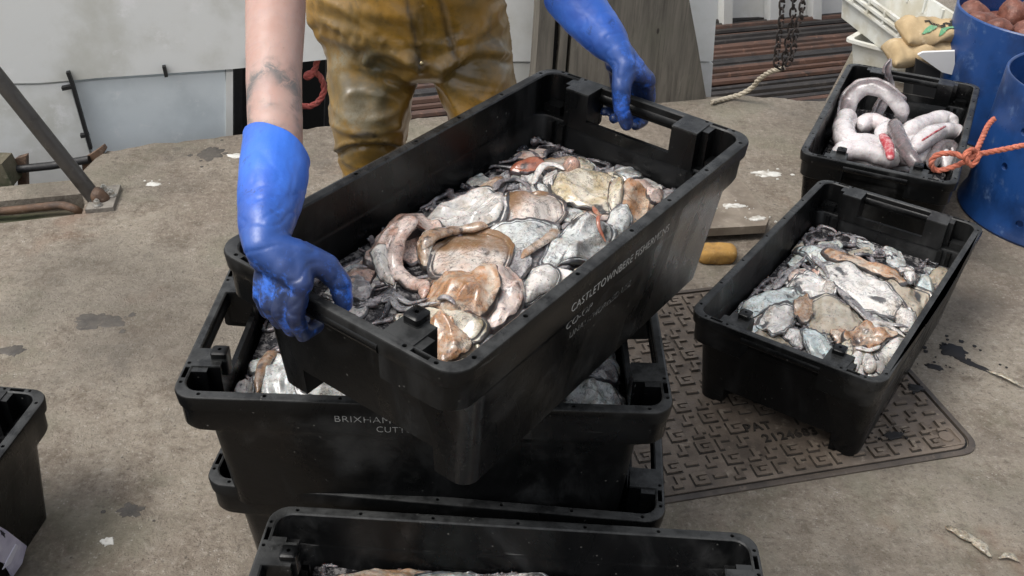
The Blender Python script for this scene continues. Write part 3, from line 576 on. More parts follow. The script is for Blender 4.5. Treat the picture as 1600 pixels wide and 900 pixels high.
# --- crate on the access cover
cc = crop(1140, 370, 3.914); PC = Pile(C_mw, -.108, 2, .010); GC = 'cuttlefish in the crate on the access cover'
tangle(PC, 170, 2, ('tangle of small grey arms in the crate on the access cover', 'black ink slime in the crate on the access cover'))
fill(PC, 44, 8, 'ragged flaps in the crate on the cover', 'small ragged pale flap wedged between the bigger cuttlefish on the access cover', ['white', 'inky', 'blue', 'blue', 'grey', 'beige'], (-.31, .30, -.16, .16))
for k, (poly, t, M, lb, kw) in enumerate([
    ([(440, 72), (520, 42), (580, 60), (640, 48), (705, 70), (690, 104), (560, 115)], .012, 'grey', 'grey inky lump at the back end of the crate on the cover', {'wr': 1.5}),
    ([(450, 88), (520, 95), (640, 130), (800, 165), (930, 195), (1020, 215), (900, 240), (760, 240), (640, 220), (520, 150)], .012, 'blue', 'bluish white cuttlefish behind the orange strip', {}),
    ([(1140, 240), (1200, 226), (1245, 300), (1268, 375), (1200, 365), (1140, 312)], .014, 'blue', 'pale blue flap in the far right corner of its crate', {}),
    ([(960, 312), (1040, 288), (1130, 328), (1215, 370), (1238, 432), (1185, 525), (1120, 555), (1060, 482), (1000, 402)], .018, 'beige', 'beige cuttlefish in the far right part of the crate on the cover', {'wr': 1.1}),
    ([(560, 200), (680, 213), (780, 232), (880, 278), (962, 350), (1035, 430), (1058, 474), (1000, 474), (900, 454), (780, 404), (680, 332), (600, 262)], .018, 'white', 'long white cuttlefish lying across the crate on the cover', {'wr': .9}),
    ([(590, 142), (640, 126), (740, 156), (840, 182), (950, 206), (1042, 238), (1064, 282), (1022, 324), (960, 294), (880, 254), (760, 214), (660, 194)], .012, 'orange', 'broad orange strip across the back of the crate on the cover', {}),
    ([(1020, 202), (1080, 182), (1132, 210), (1144, 270), (1102, 315), (1060, 282)], .020, 'white', 'white knob at the end of the orange strip', {'wr': .7}),
    ([(1020, 492), (1070, 466), (1134, 498), (1124, 552), (1060, 565)], .018, 'white', 'white knob at the right end of the long white cuttlefish', {'wr': .4}),
    ([(360, 242), (410, 206), (500, 208), (535, 250), (440, 272), (380, 284)], .014, 'pink', 'pinkish grey head among the tentacles near the left wall', {'wr': 1.4}),
    ([(370, 312), (420, 278), (490, 262), (560, 288), (625, 330), (602, 374), (540, 394), (470, 364), (400, 344)], .020, 'white', 'white knobbly cuttlefish left of the long white one', {'wr': 1.1}),
    ([(80, 452), (120, 400), (200, 343), (310, 332), (400, 358), (444, 400), (380, 414), (300, 424), (220, 454), (140, 475)], .018, 'blue', 'bluish cuttlefish against the left wall of its crate', {}),
    ([(490, 432), (560, 402), (650, 408), (742, 458), (796, 522), (742, 574), (640, 605), (550, 574), (500, 522)], .018, 'beige', 'grey beige cuttlefish body in front of the long white one', {'wr': 1.}),
    ([(330, 602), (400, 556), (454, 600), (444, 655), (370, 635)], .016, 'white', 'pale flap behind the front wall between the lugs', {}),
    ([(450, 602), (520, 578), (604, 640), (655, 744), (590, 745), (500, 684)], .016, 'blue', 'bluish cuttlefish behind the right lug of its crate', {}),
    ([(188, 525), (240, 468), (330, 428), (394, 450), (384, 522), (322, 595), (250, 588)], .022, 'white', 'pinkish white lobed cuttlefish by the left lug of its crate', {'wr': 1.1}),
    ([(395, 420), (440, 392), (494, 430), (494, 492), (440, 525), (403, 482)], .020, 'tan', 'tan eye lump in front of the grey beige body', {'wr': 1.2}),
    ([(900, 722), (980, 658), (1085, 618), (1064, 682), (1002, 752), (930, 764)], .016, 'white', 'white cuttlefish by the right wall of its crate', {}),
    ([(618, 595), (680, 588), (714, 630), (660, 646)], .014, 'orange', 'smaller orange scrap left of the bright orange head', {'wr': 1.3}),
    ([(700, 632), (760, 598), (820, 567), (880, 598), (940, 588), (1005, 620), (930, 664), (860, 706), (790, 684), (730, 674)], .020, 'orange', 'bright orange cuttlefish head near the right front of its crate', {'wr': 1.6}),
    ([(660, 690), (720, 677), (744, 722), (690, 754)], .014, 'cream', 'cream scrap in front of the smaller orange one', {})]):
    kw = dict(kw); kw['wr'] = kw.get('wr', 1.) * 1.35; kw['frill'] = 1.; slab(PC, cc(poly), t * .85, M, lb, 101 + k, GC, **kw)
for k, (pts, w_, lb, kw) in enumerate([
    ([(650, 330), (760, 410), (860, 490), (960, 520), (1090, 555)], 15, 'speckled grey tentacle running beside the long white cuttlefish', {}), ([(700, 400), (790, 455), (880, 525), (990, 560)], 14, 'second speckled grey tentacle, next to the grey beige body', {'suckers': True}),
    ([(215, 330), (280, 270), (350, 205), (430, 155)], 11, 'grey tentacle along the left wall of the crate on the cover', {'suckers': True}), ([(270, 320), (330, 260), (400, 180), (470, 120)], 11, 'grey tentacle a little further from the left wall', {}),
    ([(500, 130), (560, 190), (600, 270)], 13, 'dark suckered tentacle at the left end of the orange strip', {'suckers': True}), ([(850, 545), (960, 545), (1080, 605)], 12, 'pale grey tentacle behind the bright orange head', {}), ([(760, 705), (850, 720), (920, 690)], 12, 'pale tentacle in front of the bright orange head', {})]):
    limb(PC, cc(pts), w_, 'white' if k > 4 else 'grey', lb, 130 + k, GC, **kw)
for i, (x, y) in enumerate([(700, 770), (770, 762), (840, 775), (800, 822), (890, 832), (925, 795), (860, 805), (745, 800)]):
    slab(PC, cc([(x + 36 * math.cos(q_) * (1 + .2 * math.sin(i + q_)), y + 27 * math.sin(q_)) for q_ in [6.283 * z_ / 7 for z_ in range(7)]]), .012, 'white', 'small white bead of flesh in the near right corner of the crate on the cover', 150 + i, 'small white beads in the near right corner', 2.4, .5, 0, 1., 'flesh_bead', 'flesh bead', False, (7, 28))
# --- upper crate of the stack
PD = Pile(D_mw, -.092, 3, .010); GD = 'cuttlefish in the upper crate of the stack'
tangle(PD, 170, 3, ('tangle of small grey arms in the crate under the lifted one', 'black ink slime in the crate under the lifted one'))
fill(PD, 34, 9, 'ragged flaps in the upper crate of the stack', 'small ragged inky flap in the crate below the lifted one', ['white', 'inky', 'grey', 'inky', 'grey'], (-.31, .31, -.16, .16))
for k, (poly, t, M, lb) in enumerate([
    ([(412, 590), (430, 555), (450, 560), (475, 590), (500, 622), (455, 626), (415, 620)], .018, 'inky', 'inky white cuttlefish under the lifted crate, next to the tan tentacle'), ([(470, 600), (505, 585), (540, 590), (575, 622), (520, 628), (478, 620)], .018, 'inky', 'striped grey cuttlefish in the crate below, left of the hanging corner'),
    ([(862, 632), (880, 605), (920, 592), (955, 600), (968, 632), (920, 640)], .024, 'inky', 'pale ink streaked cuttlefish at the right end of the crate below'), ([(355, 606), (375, 592), (392, 602), (385, 618), (360, 618)], .014, 'white', 'pale scrap in the left corner of the crate below'),
    ([(900, 575), (935, 562), (962, 575), (955, 596), (915, 598)], .018, 'grey', 'grey head behind the ink streaked cuttlefish'), ([(545, 625), (575, 608), (600, 622), (590, 640), (560, 640)], .014, 'white', 'pale scrap at the front rim of the crate below')]):
    slab(PD, poly, t, M, lb, 181 + k, GD, wr=1.4)
limb(PD, [(432, 542), (410, 580), (402, 612)], 24, 'tan', 'tan tentacle at the left end of the crate below', 190, GD); limb(PD, [(475, 618), (510, 592), (538, 583)], 16, 'white', 'white tentacle curving below the left glove', 191, GD)
# --- nearest crate
PF = Pile(F_mw, -.108, 5, .006); GF = 'cuttlefish in the nearest crate'
tangle(PF, 120, 5, ('tangle of small arms in the nearest crate', 'black ink slime in the nearest crate'))
fill(PF, 22, 10, 'ragged flaps in the nearest crate', 'small ragged flap in the nearest crate', ['white', 'inky', 'blue', 'tan'], (-.28, .31, -.15, .16))
for k, (poly, t, M, lb) in enumerate([([(528, 905), (560, 890), (620, 886), (668, 892), (670, 925), (600, 945), (540, 935)], .022, 'tan', 'tan cuttlefish at the bottom edge of the picture'), ([(660, 900), (700, 888), (750, 892), (768, 915), (720, 935), (670, 925)], .020, 'blue', 'bluish white cuttlefish right of the tan one at the bottom edge'), ([(752, 905), (800, 892), (850, 896), (870, 915), (820, 940), (760, 930)], .018, 'white', 'white cuttlefish rightmost along the bottom edge')]):
    slab(PF, poly, t, M, lb, 195 + k, GF, wr=.8)
# --- eels
def m_eel():
    M = mat('eel_skin', (.5, .48, .48), .25, Subsurface_Weight=.08, Subsurface_Scale=.01, Coat_Weight=.3, Coat_Roughness=.15); n = N(M); c = n.rnd(n.co())
    g = n.math('ADD', n.attr('back'), n.math('MULTIPLY', n.math('SUBTRACT', n.noise(c, 30, 6, .6), .5), .45))
    col = n.mix(n.ramp(g, .3, .75), (.60, .565, .56), (.12, .10, .10))
    col = n.mix(n.math('MULTIPLY', n.ramp(n.noise(c, 9, 5), .55, .7), .22), col, (.50, .36, .36))
    sp = n.ramp(n.noise(c, 60, 6, .75), .56, .66); col = n.mix(n.math('MULTIPLY', sp, .35), col, (.22, .18, .19)); ln = n.ramp(n.math('ABSOLUTE', n.math('SUBTRACT', n.noise(c, 22, 4, .6, 1.), .5)), .02, .0); col = n.mix(n.math('MULTIPLY', ln, .35), col, (.34, .20, .22))
    n.fin(col, n.ramp(n.noise(c, 50, 4), .3, .7, .14, .34), n.bump(n.math('ADD', n.noise(c, 70, 4), n.math('MULTIPLY', n.noise(c, 24, 4), 2.)), .35, .005)); return M
EEL = m_eel()
def eel(pts, rad, zls, label, seed, back=(0, 0, 1), tail=.5, flat=1., bias=0., M=None):
    P = [local_frame(I_mw, p, z) for p, z in zip(pts, zls)]; S = spline(P, 12); k = len(S); n = 20; back = Vector(back)
    rad *= .60 if 'grey' in label else .68
    rr = [rad * (1 - (1 - tail) * (i / (k - 1))) * min(1, .45 + i * .12, .3 + (k - 1 - i) * .12) * (1 + .10 * noise.noise(S[i] * 16 + Vector((seed, 0, 0))) + .05 * noise.noise(S[i] * 60)) for i in range(k)]
    mb = MB(); mb.tube(S, rr, n, flat, (0, 0, 1))
    for v in mb.v: v += Vector((noise.noise(v * 34 + Vector((seed, 0, 0))), noise.noise(v * 34 + Vector((0, seed, 0))), noise.noise(v * 34))) * rad * .10
    me = mb.mesh('eel'); at = me.attributes.new('back', 'FLOAT', 'POINT'); va = []
    for i in range(k):
        for j in range(n): d = (me.vertices[i * n + j].co - S[i]).normalized(); va.append(.5 + .5 * d.dot(back) + bias)
    at.data.foreach_set('value', va); me.attributes.new('ink', 'FLOAT', 'POINT')
    o = put('eel', me, M or EEL, I_mw, (0, 0, 0), label=label, cat='eel', group='eels in the crate by the drums')
    if 'loop' in label or 'tail' in label:      # the ribbon fin along the back
        a_ = []
        for i in range(2, k - 1):
            t = (S[min(i + 1, k - 1)] - S[i - 1]).normalized(); b = (back - t * back.dot(t)).normalized(); s_ = t.cross(b); w_ = rr[i] * (1.28 + .14 * noise.noise(S[i] * 50))
            a_.append([S[i] + b * rr[i] * .8 + s_ * .003, S[i] + b * w_ + s_ * .0012, S[i] + b * w_ - s_ * .0012, S[i] + b * rr[i] * .8 - s_ * .003])
        fm = MB(); fm.loft(a_); fme = fm.mesh('fin'); at = fme.attributes.new('back', 'FLOAT', 'POINT'); at.data.foreach_set('value', [.62] * len(fme.vertices)); obj('fin', fme, EEL, o, True, 0)
    return o
for q_, (pts, zz) in enumerate([([(1310, 225), (1350, 215), (1390, 225), (1440, 250)], -.135), ([(1345, 190), (1390, 200), (1440, 225), (1480, 250)], -.135), ([(1400, 180), (1440, 170), (1480, 190)], -.13), ([(1320, 250), (1380, 255), (1430, 268)], -.13)]):
    eel(pts, .042, [zz] * len(pts), 'white bellied eel half buried under the others, ' + ['nearest the left wall', 'in the middle of its crate', 'towards the back wall', 'against the front wall'][q_], 40 + q_, (0, .3, -.8), .9, bias=-.1)
mb_z = -.10
eel([(1335, 240), (1318, 205), (1325, 165), (1345, 140), (1375, 140), (1405, 165), (1412, 190)], .050, [-.10, -.09, -.05, .0, .012, -.02, -.07], 'grey eel arched in a high loop at the front of the crate', 1, (.3, .5, .6), .75)
eel([(1328, 175), (1318, 200), (1330, 222), (1370, 228), (1400, 240), (1420, 256)], .052, [-.08, -.07, -.07, -.075, -.08, -.09], 'thick white bellied eel at the left of its crate', 2, (0, .3, -.8), .85, bias=-.03)
eel([(1395, 190), (1405, 215), (1422, 245), (1440, 268)], .042, [-.035, -.035, -.05, -.07], 'grey and white eel pointing down at the front of its crate', 3, (-.6, .3, .5), .75)
eel([(1412, 212), (1440, 195), (1475, 188), (1495, 200)], .047, [-.07, -.07, -.075, -.085], 'white eel lying behind the slit one on the right of its crate', 4, (0, .6, -.5), .9, bias=-.03)
eel([(1425, 235), (1455, 212), (1485, 205), (1498, 212)], .047, [-.06, -.055, -.06, -.075], 'white eel with a red slit in its belly', 5, (0, .3, -.9), .9, bias=-.08)
eel([(1300, 240), (1335, 235), (1375, 244), (1405, 256)], .047, [-.085, -.07, -.075, -.09], 'white eel along the front rim of its crate', 6, (0, 0, -1), .9, bias=-.08)
eel([(1455, 262), (1465, 235), (1485, 228), (1492, 250)], .039, [-.10, -.075, -.08, -.1], 'grey eel curled at the right front corner of its crate', 7, (.3, .2, .6), .8)
eel([(1360, 195), (1388, 140), (1385, 112), (1392, 92)], .038, [-.1, -.06, .0, .045], 'grey eel tail hanging over the back rim of its crate', 8, (-.5, .2, .6), .55, .6)
eel([(1372, 215), (1390, 200), (1400, 208)], .041, [-.06, -.06, -.08], 'pale eel piece inside the high loop', 9, (0, 0, -1), .9, bias=-.1)
for q_, (pts, zz, lb, b_) in enumerate([([(1322, 178), (1314, 205), (1325, 225), (1362, 236), (1398, 252)], -.075, 'second white eel coiled along the left wall' , -.03), ([(1405, 235), (1440, 222), (1470, 215), (1494, 222)], -.085, 'white eel just in front of the slit one', -.08), ([(1342, 200), (1362, 190), (1392, 205), (1410, 230)], -.075, 'pale eel crossing under the high loop', -.1), ([(1420, 255), (1445, 240), (1470, 245), (1480, 265)], -.095, 'white eel bent behind the front wall near the knotted rope' , -.03), ([(1310, 232), (1345, 246), (1385, 262)], -.098, 'lowest white eel at the front left of its crate', -.03)]):
    eel(pts, .046, [zz - .008, zz] + [zz] * (len(pts) - 3) + [zz - .015], lb, 60 + q_, (0, .3, -.8), .85, bias=b_)
RAW = mat('raw_red_flesh', (.5, .06, .06), .25); nr_ = N(RAW); nr_.fin(nr_.mix(nr_.ramp(nr_.noise(nr_.co(), 60, 5), .42, .6), (.36, .04, .05), (.50, .24, .24)))
P = [local_frame(I_mw, p, z) for p, z in (((1378, 210), -.022), ((1388, 228), -.028), ((1392, 250), -.045))]
g_ = MB(); g_.tube(spline(P, 6), [.01, .014, .016, .018, .018, .018, .018, .017, .016, .015, .014, .013, .009], 10, .7); tag(put('eel_gut', g_, RAW, I_mw, (0, 0, 0)), 'raw red strip of gut between the white eels', 'fish gut')
P = [local_frame(I_mw, p, z) for p, z in (((1440, 220), -.022), ((1462, 206), -.017), ((1478, 197), -.022))]
g_ = MB(); g_.tube(spline(P, 6), .0035, 8); tag(put('belly_slit', g_, RAW, I_mw, (0, 0, 0)), 'thin red slit along the belly of the right hand white eel', 'cut')
bedm = MB(); rows = [[Vector((-.33 + .66 * i / 20, -.18 + .36 * j / 12, -.13 + .02 * noise.noise(Vector((i * .6, j * .6, 2))))) for j in range(13)] for i in range(21)]
bedm.loft(rows, False, False, False); put('eel_slime', bedm, SLIME, I_mw, (0, 0, 0), label='dark slime at the bottom of the eel crate', cat='slime', kind='stuff', sub=0)
# ------------------------------------------------------------------ access cover
IRON = dirty('rusty_cast_iron', (.15, .118, .09), (.085, .066, .05), (.24, .2, .155), .55, 14, .5, 120)
IRON_DARK = dirty('dark_cast_iron', (.075, .060, .048), (.04, .033, .028), (.14, .11, .085), .5, 18, .4, 120)
cA = R(14.5); o0 = Vector((1.052, 1.688, 0)); ex_ = Vector((-math.cos(cA), -math.sin(cA), 0)); ey_ = Vector((-math.sin(cA), math.cos(cA), 0))
MW_, MD_ = .98, .735
cov = empty('access_cover', o0 + ex_ * MW_ / 2 + ey_ * MD_ / 2, 'rusty cast iron access cover with a raised hook pattern set in the concrete', 'manhole cover')
cov.rotation_euler = (0, 0, cA)
def rr2(a, b, r, z): return rrect(a, b, r, z, 5)
fr = MB(); a, b = MW_ / 2, MD_ / 2
fr.loft([rr2(a, b, .05, -.01), rr2(a, b, .05, .004), rr2(a - .004, b - .004, .047, .0055), rr2(a - .013, b - .013, .04, .0055), rr2(a - .014, b - .014, .04, -.01)], False, False); fr.build('frame', IRON_DARK, cov)
gp = MB(); gp.loft([rr2(a - .0145, b - .0145, .04, .0012), rr2(a - .019, b - .019, .036, .0012), rr2(a - .019, b - .019, .036, -.01)], False, False); gp.build('seam', DARKHOLE, cov)
pl = MB(); pl.loft([rr2(a - .0195, b - .0195, .035, -.01), rr2(a - .0195, b - .0195, .035, .004), rr2(a - .021, b - .021, .034, .0052)], True, True); pl.build('cover_plate', IRON, cov)
LETI = dirty('blackened_iron_and_shade', (.03, .025, .02), (.02, .017, .014), (.06, .05, .04), .5, 18, .3, 120)
tp = MB(); dt = MB(); zt = .0072; th = .0042; u = .0128; wb = .0088
def hook(cx, cy, kind):
    B = {0: [(-1, -1, -1, 1), (-1, 1, 1, 1), (-1, -1, 1, -1), (1, -1, 1, 0), (0.2, 0, 1, 0)], 1: [(-.2, 1, .8, 1), (-.2, 1, -.2, -1), (-1.1, -1, -.2, -1)], 2: [(-.8, -1, -.8, 1), (-.8, 1, .8, 1)], 3: [(.6, -1, .6, 1), (-.6, -1, .6, -1), (.6, .1, 1.2, .1)], 4: [(-.8, 0, .6, 0)]}[kind]
    for x0, y0, x1, y1 in B:
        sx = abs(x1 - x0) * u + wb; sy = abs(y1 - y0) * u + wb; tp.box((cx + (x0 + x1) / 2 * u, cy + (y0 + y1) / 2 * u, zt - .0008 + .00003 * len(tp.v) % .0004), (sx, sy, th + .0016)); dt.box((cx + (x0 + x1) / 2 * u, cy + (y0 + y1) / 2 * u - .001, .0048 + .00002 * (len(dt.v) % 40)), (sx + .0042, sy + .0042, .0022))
ix = 0
nxg, nyg = 20, 15
for i in range(nxg):
    for j in range(nyg):
        x = -a + .05 + i * (2 * a - .1) / (nxg - 1); y = -b + .048 + j * (2 * b - .096) / (nyg - 1)
        if -.06 < x - .075 < .115 and -b + .11 < y < -b + .20: continue
        if x > a - .09 and y < -b + .09: continue
        hook(x, y, [0, 1, 2, 0, 1, 3][(i * 2 + j * 5) % 6] if (i + j) % 7 else 4)
tp.build('tread_pattern', IRON, cov, False); dt.build('hook_edge_shade', LETI, cov, False)  # second mesh: shade painted as dark outlines around the raised hooks
cor = MB(); cor.loft([rrect(.03, .03, .006, .004, 3), rrect(.03, .03, .006, .0072, 3), rrect(.024, .024, .005, .0072, 3), rrect(.024, .024, .005, .0045, 3)]); cor.tube([(0, 0, .004), (0, 0, .0085)], .016, 20)
co_ = cor.build('lifting_keyhole', IRON, cov, False); co_.location = (a - .06, -b + .058, 0)
for txt, x, y in (('PAT', -.005, -b + .165), ('Nº', .118, -b + .165), ('2124683', .022, -b + .125)):
    cu = bpy.data.curves.new('t', 'FONT'); cu.body = txt; cu.size = .034; cu.extrude = .002; cu.offset = .0006; cu.space_character = 1.12
    t = bpy.data.objects.new('t', cu); COL.objects.link(t); me = evalmesh(t, 'raised_letters'); bpy.data.objects.remove(t)
    t = obj('raised_letters', me, LETI, cov, False); t.location = (x, y, .0065)
# ------------------------------------------------------------------ boat alongside the quay
HULLP = dirty('hull_paint', (.77, .78, .76), (.60, .60, .55), (.84, .84, .83), .5, 3.4, .08, 40)
HULLB = dirty('pale_blue_hull_paint', (.66, .71, .73), (.57, .62, .64), (.74, .77, .78), .5, 5, .1, 50)
HULLW = dirty('white_hull_paint', (.75, .755, .74), (.65, .65, .61), (.8, .8, .79), .5, 3, .08, 40)
RUBBER = dirty('black_rubber', (.014, .014, .015), (.008, .008, .008), (.04, .04, .04), .55, 20, .3, 80)
STEEL = dirty('wet_steel', (.09, .085, .08), (.05, .042, .036), (.16, .15, .14), .42, 12, .3, 90, Metallic=.6)
RUST = dirty('rusty_steel', (.13, .075, .045), (.07, .045, .032), (.22, .16, .12), .7, 22, .5, 90)
HP = gz(450, 204) + QN * .16                   # a point of the hull plane
boat = empty('fishing_boat', (HP.x, HP.y + 1, -2), 'grey and white fishing boat moored along the quay behind the man', 'boat')
def bpart(name, mb, M, smooth=False, parent=None):
    o = mb.build(name, M, parent or boat, smooth)
    if parent is None: o.matrix_parent_inverse = Matrix.Translation(-boat.location)
    return o
def hull(name, px, M, off=0., th=.05):
    p0 = HP + QN * off; poly = [rp(x, y, p0, -QN) for x, y in px]
    return bpart(name, prism(poly, QN * th), M)
hull('bulwark', [(-900, -460), (1121, -460), (1121, 0), (1114, 96), (800, 96), (728, 97), (510, 93), (362, 108), (150, 122), (112, 126), (60, 130), (-900, 140)], HULLP, 0, .06)
hull('hull_side', [(-900, 143), (60, 133), (108, 129), (150, 275), (160, 420), (-900, 420)], HULLP, .004, .06)
hull('access_door', [(114, 130), (150, 126), (348, 113), (352, 113), (360, 260), (170, 420), (155, 270), (134, 205)], HULLB, .012, .05)
hull('door_edge', [(353, 113), (364, 112), (364, 260), (353, 260)], HULLW, .006, .05)
hull('white_panel', [(728, 99), (800, 99), (1114, 99), (1106, 230), (742, 300)], HULLW, .004, .05)
sx_ = MB(); p0 = HP - QN * .012
for a_, b_ in (((106, 112), (113, 130)), ((113, 130), (142, 232)), ((97, 138), (112, 135)), ((126, 212), (139, 210)), ((256, 103), (260, 119)), ((386, 92), (389, 106))):
    sx_.bar(rp(*a_, p0, -QN), rp(*b_, p0, -QN), .011, .02, QN)
bpart('seal_marks', sx_, RUBBER)
# dark inside seen through the opening, rails and ribbed deck
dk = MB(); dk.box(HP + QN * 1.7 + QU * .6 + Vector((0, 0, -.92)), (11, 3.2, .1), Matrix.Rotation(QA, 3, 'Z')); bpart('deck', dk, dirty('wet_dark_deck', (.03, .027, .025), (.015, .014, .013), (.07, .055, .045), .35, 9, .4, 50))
DECKW = [dirty('rusty_deck_batten', (.085, .045, .031), (.04, .028, .023), (.17, .09, .06), .5, 7, .5, 60), dirty('dark_deck_batten', (.03, .026, .024), (.016, .015, .015), (.08, .07, .06), .4, 7, .4, 60)]
rg = random.Random(8)
bt = [MB(), MB()]
DZ = -.70
for i in range(40):
    Y0 = .18 + i * .056; c0 = HP + QN * Y0 + QU * -1.2; c1 = HP + QN * (Y0 + .38) + QU * 5.2; r = rg.uniform(.018, .027); z = DZ + rg.uniform(-.01, .012)
    k = 0 if rg.random() < .5 else 1
    pts = [c0.lerp(c1, t / 14) + Vector((0, 0, z + .006 * noise.noise(Vector((t * .8, i, 0))))) for t in range(15)]
    bt[k].tube(pts, [r * (1 + .12 * noise.noise(Vector((t * 1.3, i * 2., 4)))) for t in range(15)], 8)
bpart('rusty_battens', bt[0], DECKW[0], True); bpart('dark_battens', bt[1], DECKW[1], True)
YW = HP + QN * 2.50
w1 = MB(); poly = [rp(x, y, YW, -QN) for x, y in ((1000, -300), (1500, -300), (1500, 25), (1340, 26), (1272, 32), (1180, 40), (1118, 46), (1000, 56))]; prism(poly, QN * .08, w1); bpart('inner_bulwark', w1, HULLW)
w2 = MB(); poly = [rp(x, y, YW - QN * .004, -QN) for x, y in ((1000, 50), (1118, 40), (1180, 33), (1272, 25), (1340, 19), (1500, 18), (1500, 40), (1340, 30), (1272, 36), (1180, 44), (1118, 50), (1000, 60))]; prism(poly, QN * .05, w2)
bpart('rust_streaked_band', w2, dirty('yellow_rust_stain', (.42, .30, .13), (.2, .12, .06), (.6, .55, .42), .7, 9, .3, 50))
for x in (1133, 1205, 1272):
    rb = MB(); f0, f1 = rp(x, 42 - (x - 1133) * .08, YW - QN * .05, -QN), rp(x + 6, -300, YW - QN * .05, -QN); rb.bar(f0, f1, .06, .09, QN); bpart('rib', rb, HULLW)
# engine-dark gear inside the gate
gm = MB()
for x, tl in ((372, 0), (398, 14), (440, -8), (512, 4)):
    gm.bar(rp(x, 215, HP + QN * .14, -QN), rp(x + tl, 80, HP + QN * .14, -QN), .03, .03, QN)
bpart('gate_posts', gm, RUBBER)
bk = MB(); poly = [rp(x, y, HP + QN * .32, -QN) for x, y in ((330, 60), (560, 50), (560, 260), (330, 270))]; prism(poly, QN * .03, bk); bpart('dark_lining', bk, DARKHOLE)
def rope(name, pts, r, M, label, cat, twist=7, n=9):
    S = spline(pts, 10); L = [0.]
    for i in range(1, len(S)): L.append(L[-1] + (S[i] - S[i - 1]).length)
    mb = MB()
    for k in range(3):
        P = []; prev = None
        for i, p in enumerate(S):
            t = (S[min(i + 1, len(S) - 1)] - S[max(i - 1, 0)]).normalized(); ref = prev or (Vector((0, 0, 1)) if abs(t.z) < .9 else Vector((1, 0, 0)))
            a = (ref - t * ref.dot(t)).normalized(); prev = a; b = t.cross(a); an = L[i] / (r * twist) * 2 * math.pi / 1.0 + k * 2.094
            P.append(p + (a * math.cos(an) + b * math.sin(an)) * r * .5)
        mb.tube(P, r * .56, n)
    o = mb.build(name, M); return tag(o, label, cat) if label else o
ROPE_RED = dirty('red_rope', (.40, .085, .07), (.26, .07, .055), (.52, .2, .17), .8, 25, .4, 150)
ROPE_OR = dirty('orange_rope', (.50, .15, .09), (.32, .09, .055), (.6, .28, .2), .85, 25, .4, 150)
ROPE_BE = dirty('beige_rope', (.46, .41, .32), (.3, .26, .2), (.6, .55, .46), .85, 25, .4, 150)
q0 = HP + QN * .05
lp = [rp(x, y, q0, -QN) for x, y in ((497, 85), (493, 105), (484, 120), (478, 118), (492, 113), (503, 125), (506, 142), (498, 158), (484, 166), (470, 165))]
rope('red_rope', lp, .011, ROPE_RED, 'red rope loop hanging in the dark gate of the boat behind the bare arm', 'rope')
# ------------------------------------------------------------------ things at the quay edge
WOOD = mat('grey_weathered_wood', (.2, .18, .15), .8); nw = N(WOOD); cw = nw.rnd(nw.co(scale=(9, 9, .9))); g1 = nw.noise(cw, 4, 8, .65, .5); g2 = nw.noise(nw.co(), 5, 5)
gcol = nw.mix(nw.ramp(g1, .3, .7), (.085, .077, .064), (.175, .158, .13)); gs = nw.ramp(nw.noise(nw.rnd(nw.co(scale=(42, 42, .8))), 3, 5, .6), .60, .70); gcol = nw.mix(nw.math('MULTIPLY', gs, .6), gcol, (.05, .044, .036)); gw = nw.ramp(nw.noise(nw.co(scale=(6, 6, 1.5)), 3, 5, .7), .58, .7); gcol = nw.mix(nw.math('MULTIPLY', gw, .5), gcol, (.26, .24, .2)); gcol = nw.mix(nw.math('MULTIPLY', nw.ramp(g2, .5, .75), .5), gcol, (.12, .115, .085)); gcol = nw.mix(nw.ramp(nw.vor(nw.co(scale=(9, 9, 4)), 1.6), .1, .06), gcol, (.03, .025, .02))
nw.fin(gcol, .8, nw.bump(g1, .35, .006))
pb = gz(1000, 158) ; PN = -QN; pp = pb - QN * .03
post = empty('timber_fender', Vector((pb.x - .2, pb.y - .03, 0)), 'tapering grey weathered timber fender of upright boards at the quay edge behind the right glove', 'fender')
for px_ in ([(846, -330), (878, -330), (868, 25), (858, 180), (826, 180), (836, 120), (843, 20)], [(884, -330), (905, -330), (890, 25), (884, 100), (878, 180), (864, 180), (876, 60)], [(909, -330), (1050, -330), (1077, 0), (1090, 70), (1107, 175), (1000, 185), (884, 180), (890, 100), (896, 25)]):
    poly = [rp(x, y, pp, PN) for x, y in px_]; bo = prism(poly, QN * .07).build('board', WOOD, post, False); bo.matrix_parent_inverse = Matrix.Translation(-post.location)
bb = MB(); poly = [rp(x, y, pp + QN * .03, PN) for x, y in ((850, -330), (1040, -330), (1080, 60), (1098, 170), (835, 170), (848, 40))]; prism(poly, QN * .02, bb); bo = bb.build('backing', DARKHOLE, post, False); bo.matrix_parent_inverse = Matrix.Translation(-post.location)
